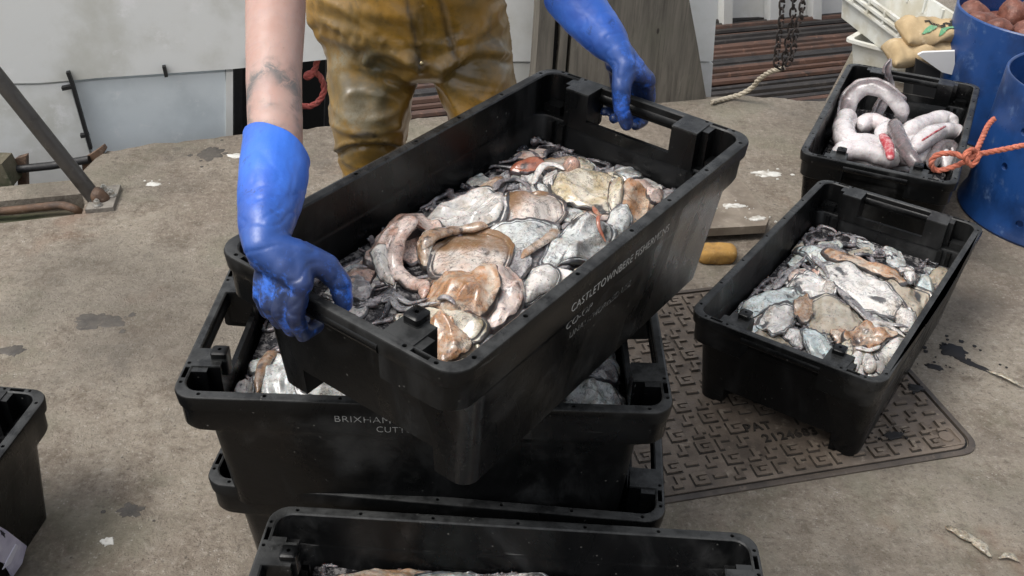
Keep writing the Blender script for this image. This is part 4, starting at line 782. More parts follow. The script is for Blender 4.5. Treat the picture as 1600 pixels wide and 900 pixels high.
# chain of real links
CHAINM = dirty('rusty_chain', (.03, .022, .018), (.015, .012, .011), (.085, .05, .035), .6, 40, .4, 150)
def chain(tops, label):
    mb = MB()
    for path, ang in tops:
        S = spline(path, 30); L = 0.; i = 0; step = .0235; k = 0; last = S[0]
        for p in S[1:]:
            if (p - last).length >= step:
                t = (p - last).normalized(); a0 = Vector((math.cos(ang), math.sin(ang), 0)); a0 = (a0 - t * a0.dot(t)).normalized(); b0 = t.cross(a0); sa = a0 if k % 2 else b0; c = (p + last) / 2; loop = []
                for q_ in range(17):
                    th = 2 * math.pi * q_ / 16; loop.append(c + t * (.0148 * math.sin(th) + math.copysign(.003, math.sin(th))) + sa * .0098 * math.cos(th))
                mb.tube(loop, .0036, 6); last = p; k += 1
    return tag(mb.build('chain', CHAINM), label, 'chain')
cy = 3.42
chain([([gy(1226, -260, cy), gy(1222, 0, cy), gy(1217, 60, cy), gy(1212, 98, cy), gy(1222, 108, cy)], .4), ([gy(1243, -260, cy + .02), gy(1240, 0, cy + .02), gy(1232, 60, cy + .02), gy(1223, 105, cy + .02)], 1.1), ([gy(1262, -260, cy), gy(1254, 0, cy), gy(1245, 40, cy), gy(1238, 85, cy), (gy(1226, 108, cy))], .2)], 'rusty dark chain hanging in three strands over the ribbed deck')
rope('beige_rope', [gy(1224, 106, 3.44), gy(1204, 112, 3.5), gy(1186, 124, 3.55), gy(1176, 136, 3.58), gy(1160, 146, 3.6), gz(1142, 152, .012), gz(1112, 160, .012)], .0095, ROPE_BE, 'beige rope leading from the bottom of the chain to the quay edge', 'rope')
# handrail with base plate
bp = gz(165, 318)
hr = empty('handrail', bp, 'slanting grey steel handrail bolted to a plate at the ladder recess', 'handrail')
tu = MB(); top = gy(-150, -62, 2.66); low = Vector((bp.x - .03, bp.y + .005, .012)); tu.tube([low.lerp(top, t / 30) for t in range(31)], .0235, 18); pr = tu.build('rail', STEEL, hr); pr.matrix_parent_inverse = Matrix.Translation(-bp)
pt = MB(); qd = [gz(x, y) for x, y in ((134, 334), (178, 330), (190, 294), (152, 299))]; pt.loft([[p + Vector((0, 0, .0)) for p in qd], [p + Vector((0, 0, .012)) for p in qd], [p * .99 + bp * .01 + Vector((0, 0, .014)) for p in qd]]); pr = pt.build('base_plate', dirty('pale_steel_plate', (.23, .21, .18), (.13, .115, .1), (.3, .28, .25), .6, 30, .4, 120), hr, False); pr.matrix_parent_inverse = Matrix.Translation(-bp)
for x, y in ((152, 321), (175, 306), (163, 298)):
    c = gz(x, y, .014); nb = MB(); nb.tube([c, c + Vector((0, 0, .004))], .014, 16); nb.tube([c, c + Vector((0, 0, .016))], .0095, 6); nb.tube([c, c + Vector((0, 0, .021))], .0048, 10); pr = nb.build('bolt', mat('bright_bolt', (.5, .49, .46), .35, Metallic=.8), hr, False); pr.matrix_parent_inverse = Matrix.Translation(-bp)
fl_ = MB(); c = Vector((bp.x - .012, bp.y + .002, .012)); fl_.capsule(c, .0262, c + (top - low).normalized() * .018, .0242); pr = fl_.build('rust_collar', RUST, hr); pr.matrix_parent_inverse = Matrix.Translation(-bp)
rd = MB(); rd.tube(spline([gz(-160, 338, -.02), gz(0, 330, -.02), gz(60, 324, -.02), gz(95, 321, -.018), gz(115, 326, -.02), gz(128, 334, -.045)], 8), .0125, 12); tag(rd.build('bent_rod', RUST), 'rusty bent iron rod lying in the mossy channel under the handrail', 'rod')
# ladder rung between brackets
lad = empty('quay_ladder', gz(80, 262, -.06), 'top rung of the quay ladder between two rusty brackets', 'ladder')
def lpart(name, mb, M, sm=False):
    o = mb.build(name, M, lad, sm); o.matrix_parent_inverse = Matrix.Translation(-lad.location); return o
YL = 3.0
ru = MB(); ru.tube([gy(22, 265, YL), gy(80, 259, YL), gy(140, 249, YL)], .0135, 12); lpart('rung', ru, RUBBER, True)
for pxs in ([(131, 246), (150, 234), (164, 224), (168, 230), (158, 248), (146, 258), (133, 265)], [(12, 256), (30, 243), (45, 239), (46, 287), (32, 287), (32, 270), (22, 290), (14, 280)]):
    br = MB(); poly = [gy(x, y, YL + .03) for x, y in pxs]; prism(poly, (0, -.022, 0), br); lpart('bracket', br, RUST)
gpst = MB(); poly = [gy(x, y, 2.93) for x, y in ((-30, 255), (2, 256), (12, 275), (20, 291), (-30, 295))]; prism(poly, (0, .08, 0), gpst); tag(gpst.build('mossy_timber', MOSS), 'green mossy timber end at the left edge beside the ladder', 'timber')
# ------------------------------------------------------------------ board, sponge
bd = [gz(x, y, .05) for x, y in ((1020, 362), (1197, 352), (1202, 340), (1160, 283), (1120, 262), (1060, 270))]
ob_ = prism([p - Vector((0, 0, .026)) for p in bd], (0, 0, .026)); o = ob_.build('worn_board', dirty('dusty_board', (.22, .185, .145), (.13, .105, .08), (.33, .29, .24), .85, 8, .5, 60), None, False); tag(o, 'worn board with a dark edge lying raised behind the yellow foam block', 'board')
for x, y in ((1165, 352), (1085, 350)):
    b_ = MB(); c = gz(x, y); c.y += .04; b_.box((c.x, c.y, .012), (.05, .07, .0235)); tag(b_.build('wood_block', WOOD, None, False), 'small wooden block under the worn board, ' + ('nearer the eel crate' if x > 1100 else 'nearer the lifted crate'), 'wood block', 'blocks under the board')
sp = MB(); p = [gz(x, y, .02) for x, y in ((1092, 388), (1146, 382), (1150, 395), (1136, 402), (1104, 408), (1090, 400))]
cs = sum(p, Vector()) / len(p); sp.ell(cs, (.058, .03, .024), Matrix.Rotation(R(14), 3, 'Z'), 28, 16)
for v in sp.v:
    d = v - cs; s = ((abs(d.x) / .058) ** 5 + (abs(d.y) / .036) ** 5 + (abs(d.z) / .024) ** 5) ** .2; v += d * ((1 / max(s, .3)) - 1) * .7; v += d * .14 * noise.noise(v * 30) + Vector((0, 0, .003 * noise.noise(v * 90)))
tag(sp.build('foam_block', dirty('yellow_foam', (.42, .235, .06), (.25, .14, .045), (.5, .34, .14), .9, 30, .6, 120)), 'orange yellow foam block on the ground under the worn board', 'foam')
# ------------------------------------------------------------------ blue drums
BLUEP = dirty('blue_drum_plastic', (.012, .052, .185), (.007, .028, .10), (.07, .12, .24), .36, 7, .15, 60)
def drum(cx, cy, r0, r1, z0, z1, label, rim=.02, holes=(), th=.010, flange=0.):
    root = empty('blue_drum', (cx, cy, z0), label, 'drum', 'blue plastic drums'); h = z1 - z0; n = 72
    def ring(r, z): return [Vector((r * math.cos(2 * math.pi * k / n), r * math.sin(2 * math.pi * k / n), z)) for k in range(n)]
    L = [ring(r0 - .03, 0), ring(r0 + flange, .0), ring(r0 + flange + .004, .008), ring(r0 + flange, .018), ring(r0 + .001, .026 + flange)]
    for i in range(1, 9): L.append(ring(r0 + (r1 - r0) * i / 9, .03 + (h - .03) * i / 9))
    L += [ring(r1, h - .004), ring(r1 - .003, h), ring(r1 - th + .003, h), ring(r1 - th, h - .004), ring((r0 + r1) / 2 - th, h * .5), ring(r0 - th, .03)]
    mb = MB(); mb.loft(L); cut = MB()
    for a_, z in holes:
        rr = r0 + (r1 - r0) * z / h; d = Vector((math.cos(R(a_)), math.sin(R(a_)), 0)); cut.tube([d * (rr - .05) + Vector((0, 0, z)), d * (rr + .05) + Vector((0, 0, z))], .0115, 14)
    me = boolean(mb, cut) if holes else mb.mesh('wall'); o = obj('wall', me, BLUEP, root, True, 35, not holes); return root
HOL = [(a_, z) for a_, z in ((214, .27), (206, .38), (232, .11), (243, .17), (222, .06), (253, .235), (263, .30), (200, .2), (214, .39), (280, .12), (300, .25), (170, .15), (150, .3), (120, .2), (236, .36), (205, .32))]
drum(1.685, 2.80, .275, .262, 0, .437, 'perforated blue plastic drum with an orange rope knotted to it', holes=HOL, flange=.012)
dl = gy(1500, 20, 3.40)
drum(dl.x + .335, 3.47, .30, .30, 0, dl.z - .012, 'tall blue plastic drum filled with reddish brown lumps')
CRAB = dirty('reddish_brown_shell', (.17, .06, .038), (.085, .03, .02), (.32, .17, .115), .5, 30, .6, 110)
for i, (x, y, a_, b_, t) in enumerate([(1578, 28, .07, .06, .05), (1535, 34, .08, .05, .036), (1552, 46, .07, .045, .036), (1598, 52, .05, .05, .04), (1610, 20, .07, .06, .05), (1515, 22, .05, .05, .03), (1630, 45, .08, .07, .04)]):
    c = gz(x + 6, y + 4, dl.z - .055); mb = MB(); mb.ell((0, 0, 0), (a_, b_, t), None, 28, 18)
    for v in mb.v: v *= 1 + .32 * noise.noise(v * 15 + Vector((i * 3, 0, 0))) + .12 * (1 - abs(noise.noise(v * 34 + Vector((i, 0, 0))))) + .05 * noise.noise(v * 90)
    o = mb.build('brown_lump', CRAB, None, True, 0); o.location = c; o.rotation_euler = (R(20 - 13 * i), R(60 if i == 0 else 15 * (i % 3)), R(40 * i))
    tag(o, ['large reddish brown lump standing upright in the tall drum', 'flat reddish brown lump at the left of the tall drum', 'reddish brown lump below the upright one, against the near rim', 'small reddish brown lump beside the right edge of the picture', 'reddish brown lump cut off by the right edge', 'smallest reddish brown lump by the left rim of the tall drum', 'reddish brown lump hidden at the far right of the tall drum'][i], 'lump', 'reddish brown lumps in the tall drum')
bm_ = MB(); n_b = 40; bm_.loft([[Vector((.28 * math.cos(2 * math.pi * k / n_b) * r, .28 * math.sin(2 * math.pi * k / n_b) * r, dl.z - .095 + .02 * noise.noise(Vector((r * 3 * math.cos(6.283 * k / n_b), r * 3 * math.sin(6.283 * k / n_b), 0))))) for k in range(n_b)] for r in (1, .75, .5, .25, .02)], False, True)
o = bm_.build('bait_mass', CRAB); o.location = (dl.x + .335, 3.47, 0); tag(o, 'dark red brown mass under the lumps in the tall drum', 'bait', kind='stuff')
# orange rope with its knot, tied through the drum
Yk = 2.44
K = gy(1517, 245, Yk)
pts = [gy(1553, 186, 2.60), gy(1544, 196, 2.56), gy(1535, 215, 2.5), gy(1524, 238, Yk), gy(1512, 248, Yk - .015), gy(1490, 240, Yk), gy(1465, 242, Yk), gy(1455, 254, Yk), gy(1462, 266, Yk), gy(1485, 262, Yk), gy(1508, 252, Yk + .012), gy(1520, 237, Yk + .016), gy(1529, 244, Yk - .012), gy(1518, 258, Yk - .02), gy(1508, 244, Yk - .022), gy(1518, 234, Yk - .014), gy(1530, 240, Yk + .004), gy(1560, 235, Yk + .02), gy(1600, 227, Yk + .03), gy(1680, 212, Yk + .05)]
rope('orange_rope', pts, .0075, ROPE_OR, 'orange rope knotted in a loop in front of the perforated drum', 'rope')
# ------------------------------------------------------------------ white boxes and sacks behind the eels
WBOX = dirty('dirty_white_plastic', (.62, .62, .57), (.48, .45, .36), (.70, .70, .67), .5, 7, .15, 60)
WIN = dirty('stained_white_plastic', (.52, .49, .42), (.36, .32, .25), (.62, .60, .54), .6, 12, .3, 70)
def white_box(name, c, yaw, tilt, size, label, ribs=True):
    root = empty(name, c, label, 'box', 'white plastic boxes'); root.rotation_euler = (Matrix.Rotation(yaw, 4, 'Z') @ Matrix.Rotation(tilt[0], 4, 'X') @ Matrix.Rotation(tilt[1], 4, 'Y')).to_euler(); l, w_, h = (q_ / 2 for q_ in size); H = size[2]
    mb = MB(); mb.loft([rrect(l * .88, w_ * .86, .02, 0), rrect(l * .97, w_ * .96, .022, H - .012), rrect(l * 1.04, w_ * 1.06, .024, H - .012), rrect(l * 1.04, w_ * 1.06, .024, H), rrect(l * .95, w_ * .94, .02, H), rrect(l * .86, w_ * .83, .02, .014)]); mb.build('body', WBOX, root, True, 30)
    if ribs:
        r = MB()
        for z in (.62, .8): r.loft([rrect(l * (.88 + .09 * z) + .004, w_ * (.86 + .1 * z) + .004, .02, H * z - .008), rrect(l * (.88 + .09 * z) + .02, w_ * (.86 + .1 * z) + .02, .022, H * z - .006), rrect(l * (.88 + .09 * z) + .02, w_ * (.86 + .1 * z) + .02, .022, H * z + .004), rrect(l * (.88 + .09 * z) + .004, w_ * (.86 + .1 * z) + .004, .02, H * z + .006)], False, False)
        for s in (-1, 1):
            for k in range(5):
                x = l * .93 * (-1 + k / 2); r.box((x * .95, s * w_ * .97, H * .8), (.012, .028, H * .36))
        r.build('ribs', WBOX, root, True, 30)
        i_ = MB(); i_.loft([rrect(l * .855, w_ * .825, .02, .0145), rrect(l * .855, w_ * .825, .02, .018)]); i_.build('stained_floor', WIN, root, False)
    return root
lb0 = gy(1320, 60, 3.98); fy = R(-40); fx_, fyv = Vector((math.cos(fy), math.sin(fy), 0)), Vector((-math.sin(fy), math.cos(fy), 0))
fc = lb0 + fx_ * .26 + fyv * .19; white_box('foam_box', (fc.x, fc.y, 0), fy, (0, 0), (.5, .36, lb0.z), 'white foam box with a moulded handle standing under the ribbed box', False)
zr = lb0.z + .16; ra, rb_, rf = gz(1360, -3, zr), gz(1419, 39, zr), gz(1474, 10, zr); e1 = (rb_ - ra).normalized(); pw = Vector((-e1.y, e1.x, 0)); wid = abs((rf - ra).dot(pw)); rc = rb_ - e1 * .30 + pw * wid / 2
ubx = white_box('ribbed_box', (rc.x, rc.y, lb0.z + .002), math.atan2(e1.y, e1.x), (R(0), R(0)), (.6, wid, .158), 'white ribbed plastic box open to the sky with its stained inside showing')
lm_ = MB(); lm_.box((.12, .01, .0195), (.13, .07, .002)); lm_.build('blue_patch', dirty('pale_blue_print', (.25, .48, .6), (.4, .5, .55), (.6, .62, .6), .6, 20, .2, 60), ubx, False)
SACKM = dirty('paper_sack', (.46, .34, .19), (.36, .26, .14), (.56, .44, .28), .8, 8, .4, 40); GREENP = dirty('green_print', (.10, .27, .14), (.16, .3, .18), (.4, .4, .25), .8, 25, .2, 60); SACKINK = mat('sack_ink', (.05, .05, .045), .7)
def sack(p0, p1, wd, ht, label, seed):
    p0, p1 = Vector(p0), Vector(p1); c = (p0 + p1) / 2; d = p1 - p0; L = d.length; mb = MB(); loops = []
    for i in range(25):
        t = i / 24; e = (1 - abs(2 * t - 1) ** 9); l = []
        for k in range(28):
            a_ = 2 * math.pi * k / 28; y = wd / 2 * math.copysign(abs(math.cos(a_)) ** .7, math.cos(a_)); z = ht / 2 * math.copysign(abs(math.sin(a_)) ** .9, math.sin(a_)) * (.35 + .65 * e)
            q_ = Vector(((t - .5) * L, y, z)); q_ += Vector((0, noise.noise(q_ * 9 + Vector((seed, 0, 0))) * .02, noise.noise(q_ * 13 + Vector((0, seed, 0))) * .028 + (1 - abs(noise.noise(q_ * 20 + Vector((0, 0, seed))))) ** 4 * .012)); l.append(q_)
        loops.append(l)
    mb.loft(loops); o = mb.build('paper_sack', SACKM, None, True, 0); o.location = c; o.rotation_euler = (R(14), -math.asin(d.z / L), math.atan2(d.y, d.x)); return tag(o, label, 'sack', 'brown paper sacks'), L
s1, L1 = sack(gy(1386, 90, 3.50), gy(1494, 80, 3.53), .13, .085, 'lower brown paper sack folded over behind the eel crate', 3)
s2, L2 = sack(gy(1408, 57, 3.53), gy(1500, 47, 3.56), .12, .065, 'upper brown paper sack printed with a green leaf and upside down lettering', 6)
cu = bpy.data.curves.new('t', 'FONT'); cu.body = 'BRASIL'; cu.size = .042; cu.extrude = .0012; cu.offset = .0018; cu.align_x = 'RIGHT'
t = bpy.data.objects.new('t', cu); COL.objects.link(t); me = evalmesh(t, 'lettering'); bpy.data.objects.remove(t)
def onsack(me_or_mb, name, M, s, mtx):
    me = me_or_mb if not isinstance(me_or_mb, MB) else me_or_mb.mesh(name); o = obj(name, me, M, s, False); o.matrix_local = mtx
    sw = o.modifiers.new('w', 'SHRINKWRAP'); sw.target = s; sw.offset = .0045; sw.wrap_method = 'PROJECT'; sw.use_project_z = True; sw.use_negative_direction = True; sw.use_positive_direction = True; return o
onsack(me, 'lettering', SACKINK, s2, Matrix.Translation((-.030, .012, .062)) @ Matrix.Rotation(R(180), 4, 'Z') @ Matrix.Rotation(R(0), 4, 'X'))
lf = MB()
for k, (x0, y0, x1, y1) in enumerate(((-.14, -.02, -.03, .0), (-.02, .0, .09, -.02), (-.05, -.04, .03, -.01))):
    pts = []
    for i in range(13):
        t_ = i / 12; x = (x0 + (x1 - x0) * t_) * .6; y = y0 + (y1 - y0) * t_; wv = .016 * math.sin(math.pi * t_); pts.append((Vector((x, y + wv, .06)), Vector((x, y - wv * .6, .06))))
    lf.loft([[a_, b_, b_ + Vector((0, 0, .001)), a_ + Vector((0, 0, .001))] for a_, b_ in pts])
onsack(lf, 'green_leaf', GREENP, s2, Matrix.Translation((.022, -.026, 0)))
# white carton with a black inside, in front of the sacks
ca = empty('carton', gy(1445, 180, 3.42), 'open white carton with a dark inside between the sacks and the tall drum', 'carton')
def cpart(name, px, d, M, Y=3.42):
    o = prism([gy(x, y, Y) for x, y in px], d).build(name, M, ca, False); o.matrix_parent_inverse = Matrix.Translation(-ca.location); return o
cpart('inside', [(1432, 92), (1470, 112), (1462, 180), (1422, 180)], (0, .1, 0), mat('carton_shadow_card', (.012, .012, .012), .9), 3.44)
cpart('flap', [(1434, 86), (1442, 82), (1492, 80), (1492, 118), (1472, 113)], (0, .006, .003), mat('white_card', (.66, .65, .63), .7), 3.42)
fd = MB(); fd.tube([gy(1342, -60, 4.25), gy(1346, 5, 4.25), gy(1340, 30, 4.2)], [.03, .045, .035], 14); tag(fd.build('rubber_fender', RUBBER), 'black rubber fender behind the tilted ribbed box', 'fender')
# ------------------------------------------------------------------ marks on the ground
splat('ink_splash', (1487, 548), .026, INK, 'black ink splash on the concrete right of the crate on the cover', 'ink splash', 3, 1.3, R(-30), drops=10)
splat('ink_splash', (1520, 570), .010, INK, 'narrow trail of black ink leading right from the splash', 'ink splash', 5, 4.2, R(-38), drops=3)
splat('ink_splash', (1460, 574), .011, INK, 'small ink splash touching the corner of the access cover', 'ink splash', 7, 1.8, R(-20), drops=6)
splat('ink_splash', (1430, 606), .013, INK, 'ink splash on the access cover beside the crate leg', 'ink splash', 9, 1.6, 0, plane=.009, drops=7)
splat('ink_splash', (1398, 680), .012, INK, 'ink splash on the access cover below the crate leg', 'ink splash', 12, 2.2, R(10), plane=.009, drops=6)
splat('bird_dropping', (1200, 272), .022, WHITEGUANO, 'white splash on the concrete by the far corner of the lifted crate', 'dropping', 21, 1.8, 0, drops=8)
splat('bird_dropping', (1148, 322), .014, WHITEGUANO, 'white splash on the worn board', 'dropping', 22, 2.2, 0, plane=.0505, drops=7)
splat('bird_dropping', (1182, 342), .013, WHITEGUANO, 'white splash at the edge of the worn board', 'dropping', 23, 2.0, .3, plane=.0505, drops=4)
splat('bird_dropping', (370, 244), .016, WHITEGUANO, 'white spot on the quay left of the blue glove', 'dropping', 24, 1.8, 0, drops=2)
splat('bird_dropping', (240, 288), .013, WHITEGUANO, 'white spot on the quay right of the handrail plate', 'dropping', 25, 1.6, 0, drops=4)
splat('bird_dropping', (168, 846), .010, WHITEGUANO, 'small white lump on the concrete near the left crate', 'dropping', 26, 1.2, 0, drops=1)
splat('oil_stain', (330, 240), .05, GREASE, 'dark stain on the concrete at the quay edge left of the arm', 'stain', 31, .8, 0, z=-.0004, drops=5)
splat('oil_stain', (150, 503), .036, GREASE, 'dark oval stain in the middle of the left concrete', 'stain', 32, 1.6, .1, z=-.0004, drops=3)
splat('oil_stain', (20, 548), .022, GREASE, 'dark stain at the left edge of the picture', 'stain', 33, 1.3, .1, z=-.0004, drops=1)
splat('oil_stain', (205, 797), .020, GREASE, 'dark smudge left of the stack of crates', 'stain', 34, 1.5, 0, z=-.0004, drops=2)
SCR = flesh('dried_scrap', (.42, .38, .30), (.22, .18, .11), .7, .9, 30, .6)
def scrap(px, pts, r, label, fl=.4):
    c = gz(*px, .004); mb = MB(); S = spline([gz(*p, .006 + .004 * (i % 2)) for i, p in enumerate(pts)], 8); k = len(S); mb.tube(S, [r * math.sin(math.pi * (.08 + .84 * i / (k - 1))) * (1 + .45 * noise.noise(S[i] * 60)) for i in range(k)], 16, fl, (0, 0, 1))
    for v in mb.v: v += Vector((noise.noise(v * 90), noise.noise(v * 90 + Vector((3, 0, 0))), .8 * abs(noise.noise(v * 110)))) * r * .35
    o = mb.build('fish_scrap', SCR, None, True, 0); return tag(o, label, 'fish scrap', 'fish scraps on the ground')
scrap((1515, 840), [(1476, 822), (1500, 833), (1522, 844), (1538, 858), (1545, 870)], .0125, 'pale dried fish scrap at the bottom right of the concrete')
scrap((1575, 873), [(1560, 872), (1578, 868), (1592, 878)], .007, 'small pinkish scrap beside the dried fish scrap')
scrap((1580, 592), [(1545, 580), (1570, 588), (1600, 606)], .007, 'thin silvery strip at the end of the ink trail')
# ------------------------------------------------------------------ the man
def m_skin():
    M = mat('skin', (.42, .27, .22), .5, Subsurface_Weight=.15, Subsurface_Scale=.012); n = N(M); c = n.co()
    col = n.mix(n.ramp(n.noise(c, 14, 5), .4, .7), (.43, .285, .24), (.40, .235, .19))
    col = n.mix(n.math('MULTIPLY', n.ramp(n.noise(c, 120, 3), .66, .74), .25), col, (.30, .17, .135))
    # tattoo: a soft grey portrait-like patch of curved shading on the forearm
    tx = n.attr('tattoo'); tn = n.noise(c, 55, 6, .7, .8)
    k = n.math('MULTIPLY', tx, n.ramp(tn, .36, .56, .2, 1.))
    col = n.mix(n.math('MULTIPLY', k, .9), col, (.085, .10, .10)); hairs = n.math('MULTIPLY', n.ramp(n.noise(n.co(scale=(1, 1, .16)), 330, 2, .5, .6), .66, .72), n.ramp(n.noise(c, 20, 3), .4, .6)); col = n.mix(n.math('MULTIPLY', hairs, .35), col, (.16, .10, .07)); vein = n.ramp(n.math('ABSOLUTE', n.math('SUBTRACT', n.noise(n.co(scale=(1, 1, .4)), 16, 3, .5, .5), .5)), .03, .0); col = n.mix(n.math('MULTIPLY', vein, .10), col, (.30, .24, .26))
    n.fin(col, n.ramp(n.noise(c, 60, 4), .3, .7, .42, .6), n.bump(n.math('ADD', n.noise(c, 190, 4), n.math('MULTIPLY', vein, .5)), .12, .0015)); return M
def m_oil():
    M = mat('oilskin', (.33, .17, .025), .38, Coat_Weight=.4, Coat_Roughness=.22); n = N(M); c = n.co()
    col = n.mix(n.ramp(n.noise(c, 5, 6, .6), .38, .66), (.34, .175, .018), (.20, .115, .018))
    col = n.mix(n.math('MULTIPLY', n.ramp(n.noise(c, 11, 8, .72, .5), .46, .68), .7), col, (.075, .055, .02))
    col = n.mix(n.math('MULTIPLY', n.attr('grime'), n.ramp(n.noise(c, 16, 7, .7), .3, .6, .35, 1.)), col, (.075, .062, .030))
    col = n.mix(n.math('MULTIPLY', n.attr('bleach'), n.ramp(n.noise(c, 40, 7, .75), .35, .62)), col, (.22, .20, .14))
    col = n.mix(n.math('MULTIPLY', n.ramp(n.noise(c, 80, 6, .75), .6, .7), .6), col, (.05, .038, .02))
    col = n.mix(n.math('MULTIPLY', n.attr('seam'), .92), col, (.014, .011, .007))
    n.fin(col, n.ramp(n.noise(c, 9, 4), .35, .65, .28, .55), n.bump(n.noise(c, 90, 5, .7), .2, .003)); return M
def m_glove():
    M = mat('blue_glove_rubber', (.05, .14, .70), .36, Coat_Weight=.1, Coat_Roughness=.3); n = N(M); c = n.co()
    col = n.mix(n.ramp(n.noise(c, 12, 5), .4, .65), (.034, .150, .62), (.023, .105, .50))
    k = n.math('MULTIPLY', n.attr('grime'), n.ramp(n.noise(c, 22, 9, .8), .36, .5))
    fleck = n.math('MULTIPLY', n.ramp(n.noise(n.co(scale=(1, 1, .5)), 48, 6, .75), .57, .65), n.ramp(n.noise(c, 9, 3), .42, .58))
    col = n.mix(n.math('MULTIPLY', n.math('MAXIMUM', k, n.math('MULTIPLY', fleck, .6)), .9), col, (.010, .012, .020))
    n.fin(col, n.ramp(n.noise(c, 30, 5), .3, .7, .3, .5), n.bump(n.noise(c, 130, 5, .7), .25, .002)); return M
SKIN, OIL, GLOVE = m_skin(), m_oil(), m_glove()
def al(x, y, z): return A_mw @ Vector((x, y, z))
shL, shR = Vector((-.36, 1.70, 1.28)), Vector((.06, 1.80, 1.32))
wrL, wrR = al(-.412, .090, .060), al(.378, .058, .078)
cuL, cuR = pd(431, 234, 1.395), pd(889, -8, 1.84)
upL = pd(431, 0, 1.50); elL = pd(431, -75, 1.545); elR = pd(838, -95, 1.87)
root_me = MB()
B = root_me
# arms
B.capsule(wrL, .022, cuL, .0385); B.capsule(cuL, .0385, pd(428, 120, 1.445), .0405); B.capsule(pd(428, 120, 1.445), .0405, upL, .0455); B.capsule(upL, .0455, elL, .047); B.capsule(elL, .044, shL, .058)
B.capsule(wrR, .022, cuR, .038); B.capsule(cuR, .038, elR, .046); B.capsule(elR, .044, shR, .056)
# trunk, neck, head (above the frame), hips and legs under the clothes
neck = Vector((-.17, 1.68, 1.40)); hd = Vector((-.17, 1.58, 1.55)); hip = Vector((-.225, 2.08, .86))
for s in (-1, 1): B.capsule(Vector((-.2 + s * .06, 2.07, 1.0)), .095, Vector((-.16 + s * .09, 1.78, 1.27)), .11)
B.capsule(shL, .06, shR, .06); B.capsule(Vector((-.16, 1.76, 1.32)), .07, neck, .058); B.capsule(neck, .056, hd, .06)
B.ell(hd, (.076, .098, .115), Matrix.Rotation(R(35), 3, 'X')); B.capsule(hd + Vector((0, -.06, -.07)), .045, hd + Vector((0, -.05, -.05)), .05)
hf = Vector((0, -.82, -.57)); hu = Vector((0, -.57, .82))
B.capsule(hd + hf * .092 + hu * .01, .009, hd + hf * .112 - hu * .022, .014)
for s in (-1, 1): B.ell(hd + Vector((s * .078, .012, 0)), (.012, .02, .032), Matrix.Rotation(R(35), 3, 'X'))
for s in (-1, 1):
    x = -.225 + s * .105; kn = Vector((-.30 if s < 0 else -.085, 2.03, .52)); an = Vector((-.36 if s < 0 else -.02, 2.08, .1)); B.capsule((x, 2.06, .84), .075, kn, .05); B.capsule(kn, .05, an, .042); x = an.x - s * .02; B.capsule((x + s * .02, 2.08, .05), .04, (x + s * .03, 1.95, .045), .035)
me = remesh(B, .0075, 10)
pl0, pl1 = pd(430, 176, 1.42), RT
at = me.attributes.new('tattoo', 'FLOAT', 'POINT'); va = []
for v in me.vertices:
    d = v.co - pl0; x = d.dot(RT) / .041; y = d.dot(UP) / .046; val = 0.
    if abs(x) < 1.7 and abs(y) < 1.7 and (v.co - CAM).dot(FW) < 1.43:
        w1, w2 = .22 * noise.noise(v.co * 60), .22 * noise.noise(v.co * 60 + Vector((9, 0, 0))); x += w1; y += w2
        hair_ = math.exp(-((math.hypot(x * .9 + .05, y * .75 - .05) - .85) / .22) ** 2) * max(0, min(1, .55 + y * .9 - x * .25)); left_ = math.exp(-((x + .78) / .26) ** 2 - ((y + .25) / .75) ** 2) * .8
        brow = math.exp(-((y - .12 + .2 * x) / .10) ** 2 - ((x - .05) / .5) ** 2) * .55; mouth_ = math.exp(-((y + .52 + .15 * x) / .13) ** 2 - ((x - .12) / .42) ** 2) * .9; edge_ = math.exp(-((x - .85 + .3 * (y + .2)) / .10) ** 2 - ((y + .1) / .8) ** 2) * .7
        val = max(0, min(1, max(hair_, left_, brow, mouth_, edge_)))
    va.append(val)
at.data.foreach_set('value', va)
man = obj('person', me, SKIN, None, True, 0); tag(man, 'man in yellow oilskin trousers and blue gloves lifting a crate, forearm tattooed', 'person')
for s in (-1, 1): e_ = MB(); e_.ell(hd + hf * .083 + hu * .012 + Vector((s * .032, 0, 0)), (.011, .011, .011), None, 12, 8); e_.build('eye', mat('eye_white', (.6, .6, .6), .2), man)
mt_ = MB(); mt_.ell(hd + hf * .094 - hu * .052, (.024, .008, .005), Matrix.Rotation(R(35), 3, 'X'), 14, 8); mt_.build('mouth', mat('lips', (.4, .15, .12), .5), man)
ha = MB(); ha.ell(hd + hu * .03 - hf * .022, (.084, .098, .106), Matrix.Rotation(R(35), 3, 'X')); hm_ = remesh(ha, .008, 2)
obj('hair', hm_, dirty('brown_hair', (.06, .04, .025), (.03, .02, .014), (.1, .07, .045), .7, 60, .6, 200), man, True, 0)
# dark work shirt, all of it above the picture
SH = MB()
for s in (-1, 1): SH.capsule(Vector((-.2 + s * .06, 2.06, 1.06)), .115, Vector((-.16 + s * .09, 1.78, 1.27)), .125)
SH.capsule(shL, .075, shR, .075); SH.capsule(shL, .075, shL.lerp(elL, .42), .068); SH.capsule(shR, .075, shR.lerp(elR, .42), .068)
obj('shirt', remesh(SH, .012, 6), dirty('navy_cotton', (.03, .035, .06), (.02, .022, .04), (.05, .06, .09), .85, 9, .3, 90), man, True, 0)
